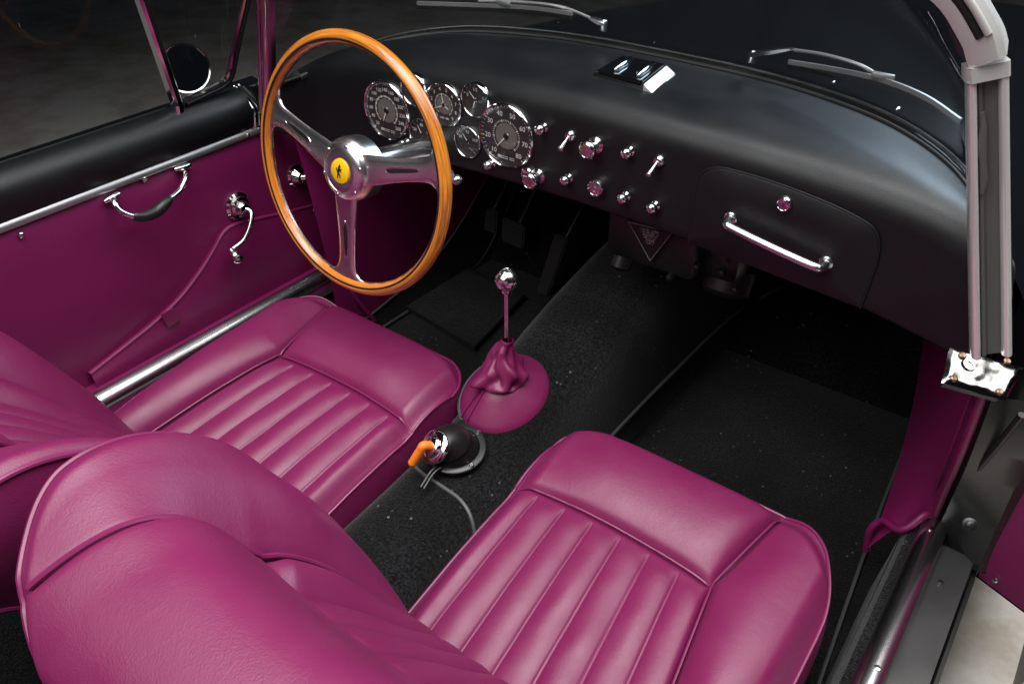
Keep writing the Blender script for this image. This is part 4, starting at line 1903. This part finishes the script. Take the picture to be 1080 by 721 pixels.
# ================================================================== WIPERS
def wiper(label, pivot, arm, blade):
    r = thing('windscreen_wiper', label, 'wiper', pivot[0], 'wipers on the windscreen')
    bm = B()
    lathe(bm, [(.0065, -.012), (.0065, .003), (.0045, .006), (.0001, .0065)], pivot[0], (0, .2, 1), 16)
    tube(bm, [pivot[0].lerp(pivot[1], k/4) for k in range(5)], [.0075, .0095, .0085, .007, .005], 4, sect=[(-1, -.35), (-1, .25), (-.6, .5), (.6, .5), (1, .25), (1, -.35)], up=V((0, 0, 1)))
    obj('arm_base', bm, M['satin'], r)
    bm = B()
    tube(bm, cr(arm, 6), .0026, 8)
    a = obj('arm', bm, M['wiper_metal'], r)
    bm = B()
    tube(bm, cr(blade, 8), 1, sect=[(-.0022, -.002), (-.0022, .004), (.0022, .004), (.0022, -.002)], up=V((0, 0, 1)))
    bl = cr(blade, 8)
    box(bm, bl[len(bl)//2]+V((0, 0, .006)), (.03, .008, .008), bev=.002)
    bd = obj('blade', bm, M['wiper_metal'], r)
    bm = B()
    tube(bm, [p+V((0, -.003, -.005)) for p in bl], 1, sect=[(-.0018, -.004), (-.0018, .003), (.0018, .003), (.0018, -.004)], up=V((0, 0, 1)))
    obj('rubber', bm, M['rubber'], bd)
    return r


def zp(pts, off):
    """points of the pixel rays lying off metres outside the screen glass"""
    out = []
    for x, y in pts:
        best = None
        for k in range(400):
            p = hit(x, y, 2, .90-k*.0005)
            b = wbase(max(-.62, min(.62, p.x)))
            tp = ws_top(max(-.515, min(.515, p.x*.83)))
            t = max(0, (p.z-b.z)/(tp.z-b.z))
            gy = lerp(b.y, tp.y, t)+.03*sin(pi*t)
            best = p
            if p.y-gy > off:
                break
        out.append(best)
    return out


wiper('bright wiper resting at the middle of the screen base', zp([(637, 25), (622, 19)], .03), zp([(622, 19), (590, 7), (545, 2), (505, 1)], .03), zp([(604, 15), (560, 9), (500, 6), (440, 4)], .018))
wiper('bright wiper resting at the open-door end of the screen base', zp([(794, 58), (836, 52)], .03), zp([(838, 53), (870, 58), (905, 68), (927, 80)], .03), zp([(832, 66), (880, 74), (930, 85), (975, 103), (1012, 128)], .016))

# ================================================================== PEDALS
def pedal(label, quad, Y, arm_top, long=False):
    pts = [hit(x, y, 1, Y+dy) for (x, y), dy in zip(quad, (.0, .0, -.015, -.015))]
    c = sum(pts, V())/4
    r = thing('foot_pedal', label, 'pedal', c, 'foot pedals')
    n_ = (pts[1]-pts[0]).cross(pts[3]-pts[0]).normalized()
    if n_.y > 0:
        n_ = -n_
    bm = B()
    plate(bm, pts, .012, -n_)
    bmesh.ops.bevel(bm, geom=list(bm.edges), offset=.004, segments=3, affect='EDGES')
    for k in range(1, 7):
        a = pts[0].lerp(pts[3], k/7).lerp(pts[1].lerp(pts[2], k/7), .08)
        b = pts[0].lerp(pts[3], k/7).lerp(pts[1].lerp(pts[2], k/7), .92)
        tube(bm, [a, b], .0013, 6)
    obj('pad', bm, M['pedal_rubber'], r, angle=30)
    bm = B()
    tube(bm, cr([c-n_*.012, c-n_*.05+V((0, .0, .04)), V(arm_top)], 6), .008, 10)
    obj('arm', bm, M['black_metal'], r)
    return r


pedal('grey rubber clutch pedal, first from the magenta side panel', [(502, 216), (524, 222), (523, 247), (501, 240)], .80, (-.50, .93, .47))
pedal('grey rubber brake pedal, between the clutch and the long accelerator', [(529, 229), (553, 238), (551, 263), (528, 254)], .80, (-.42, .93, .47))
pedal('long upright accelerator pedal, nearest the tunnel', [(584, 247), (599, 252), (577, 313), (565, 308)], .74, (-.30, .93, .40))

# ================================================================== UNDER-DASH BOX WITH WARNING PLATE
ub = thing('heater_box', 'black heater box with a triangular printed plate, hanging below the dash', 'heater', (.08, .42, .5))
bm = B()
tri = [hit(x, y, 1, .395) for x, y in ((661, 232), (712, 244), (686, 277))]
box(bm, (.085, .455, .535), (.17, .10, .13), bev=.012)
box(bm, (.19, .50, .51), (.09, .12, .09), bev=.02)
lathe(bm, [(.045, 0), (.045, .04), (.035, .05)], (.20, .50, .47), (0, -.4, -1), 28)
lathe(bm, [(.02, 0), (.02, .02), (.012, .026)], (.035, .41, .475), (0, -.5, -1), 20)
for x_, y_, z_ in ((.17, .42, .50), (.215, .42, .505), (.13, .41, .47), (.235, .44, .47)):
    lathe(bm, [(.007, 0), (.006, .01), (.003, .012)], (x_, y_, z_), (0, -1, -.2), 10)
hb = obj('casing', bm, M['black_metal'], ub, angle=30)
bm = B()
plate(bm, tri, .004, (0, 1, 0))
pt_ = obj('plate', bm, M['black_plastic'], ub, smooth=False)
bm = B()
cen = sum(tri, V())/3
tt = [cen.lerp(p, .90)+V((0, -.0012, 0)) for p in tri]
tube(bm, tt, .0011, 6, closed=True)
xd = (tri[1]-tri[0]).normalized()
zd = xd.cross(V((0, 1, 0)))*-1
if zd.z < 0:
    zd = -zd
for k in range(6):
    strokes(bm, tri[0].lerp(tri[1], .5)+V((0, -.0012, 0))-zd*(.0085+k*.0046), xd, zd, .034-.0042*k, .0036, k)
obj('print', bm, mat('grey_print', (.30, .30, .29), .5), pt_, smooth=False, recalc=False)
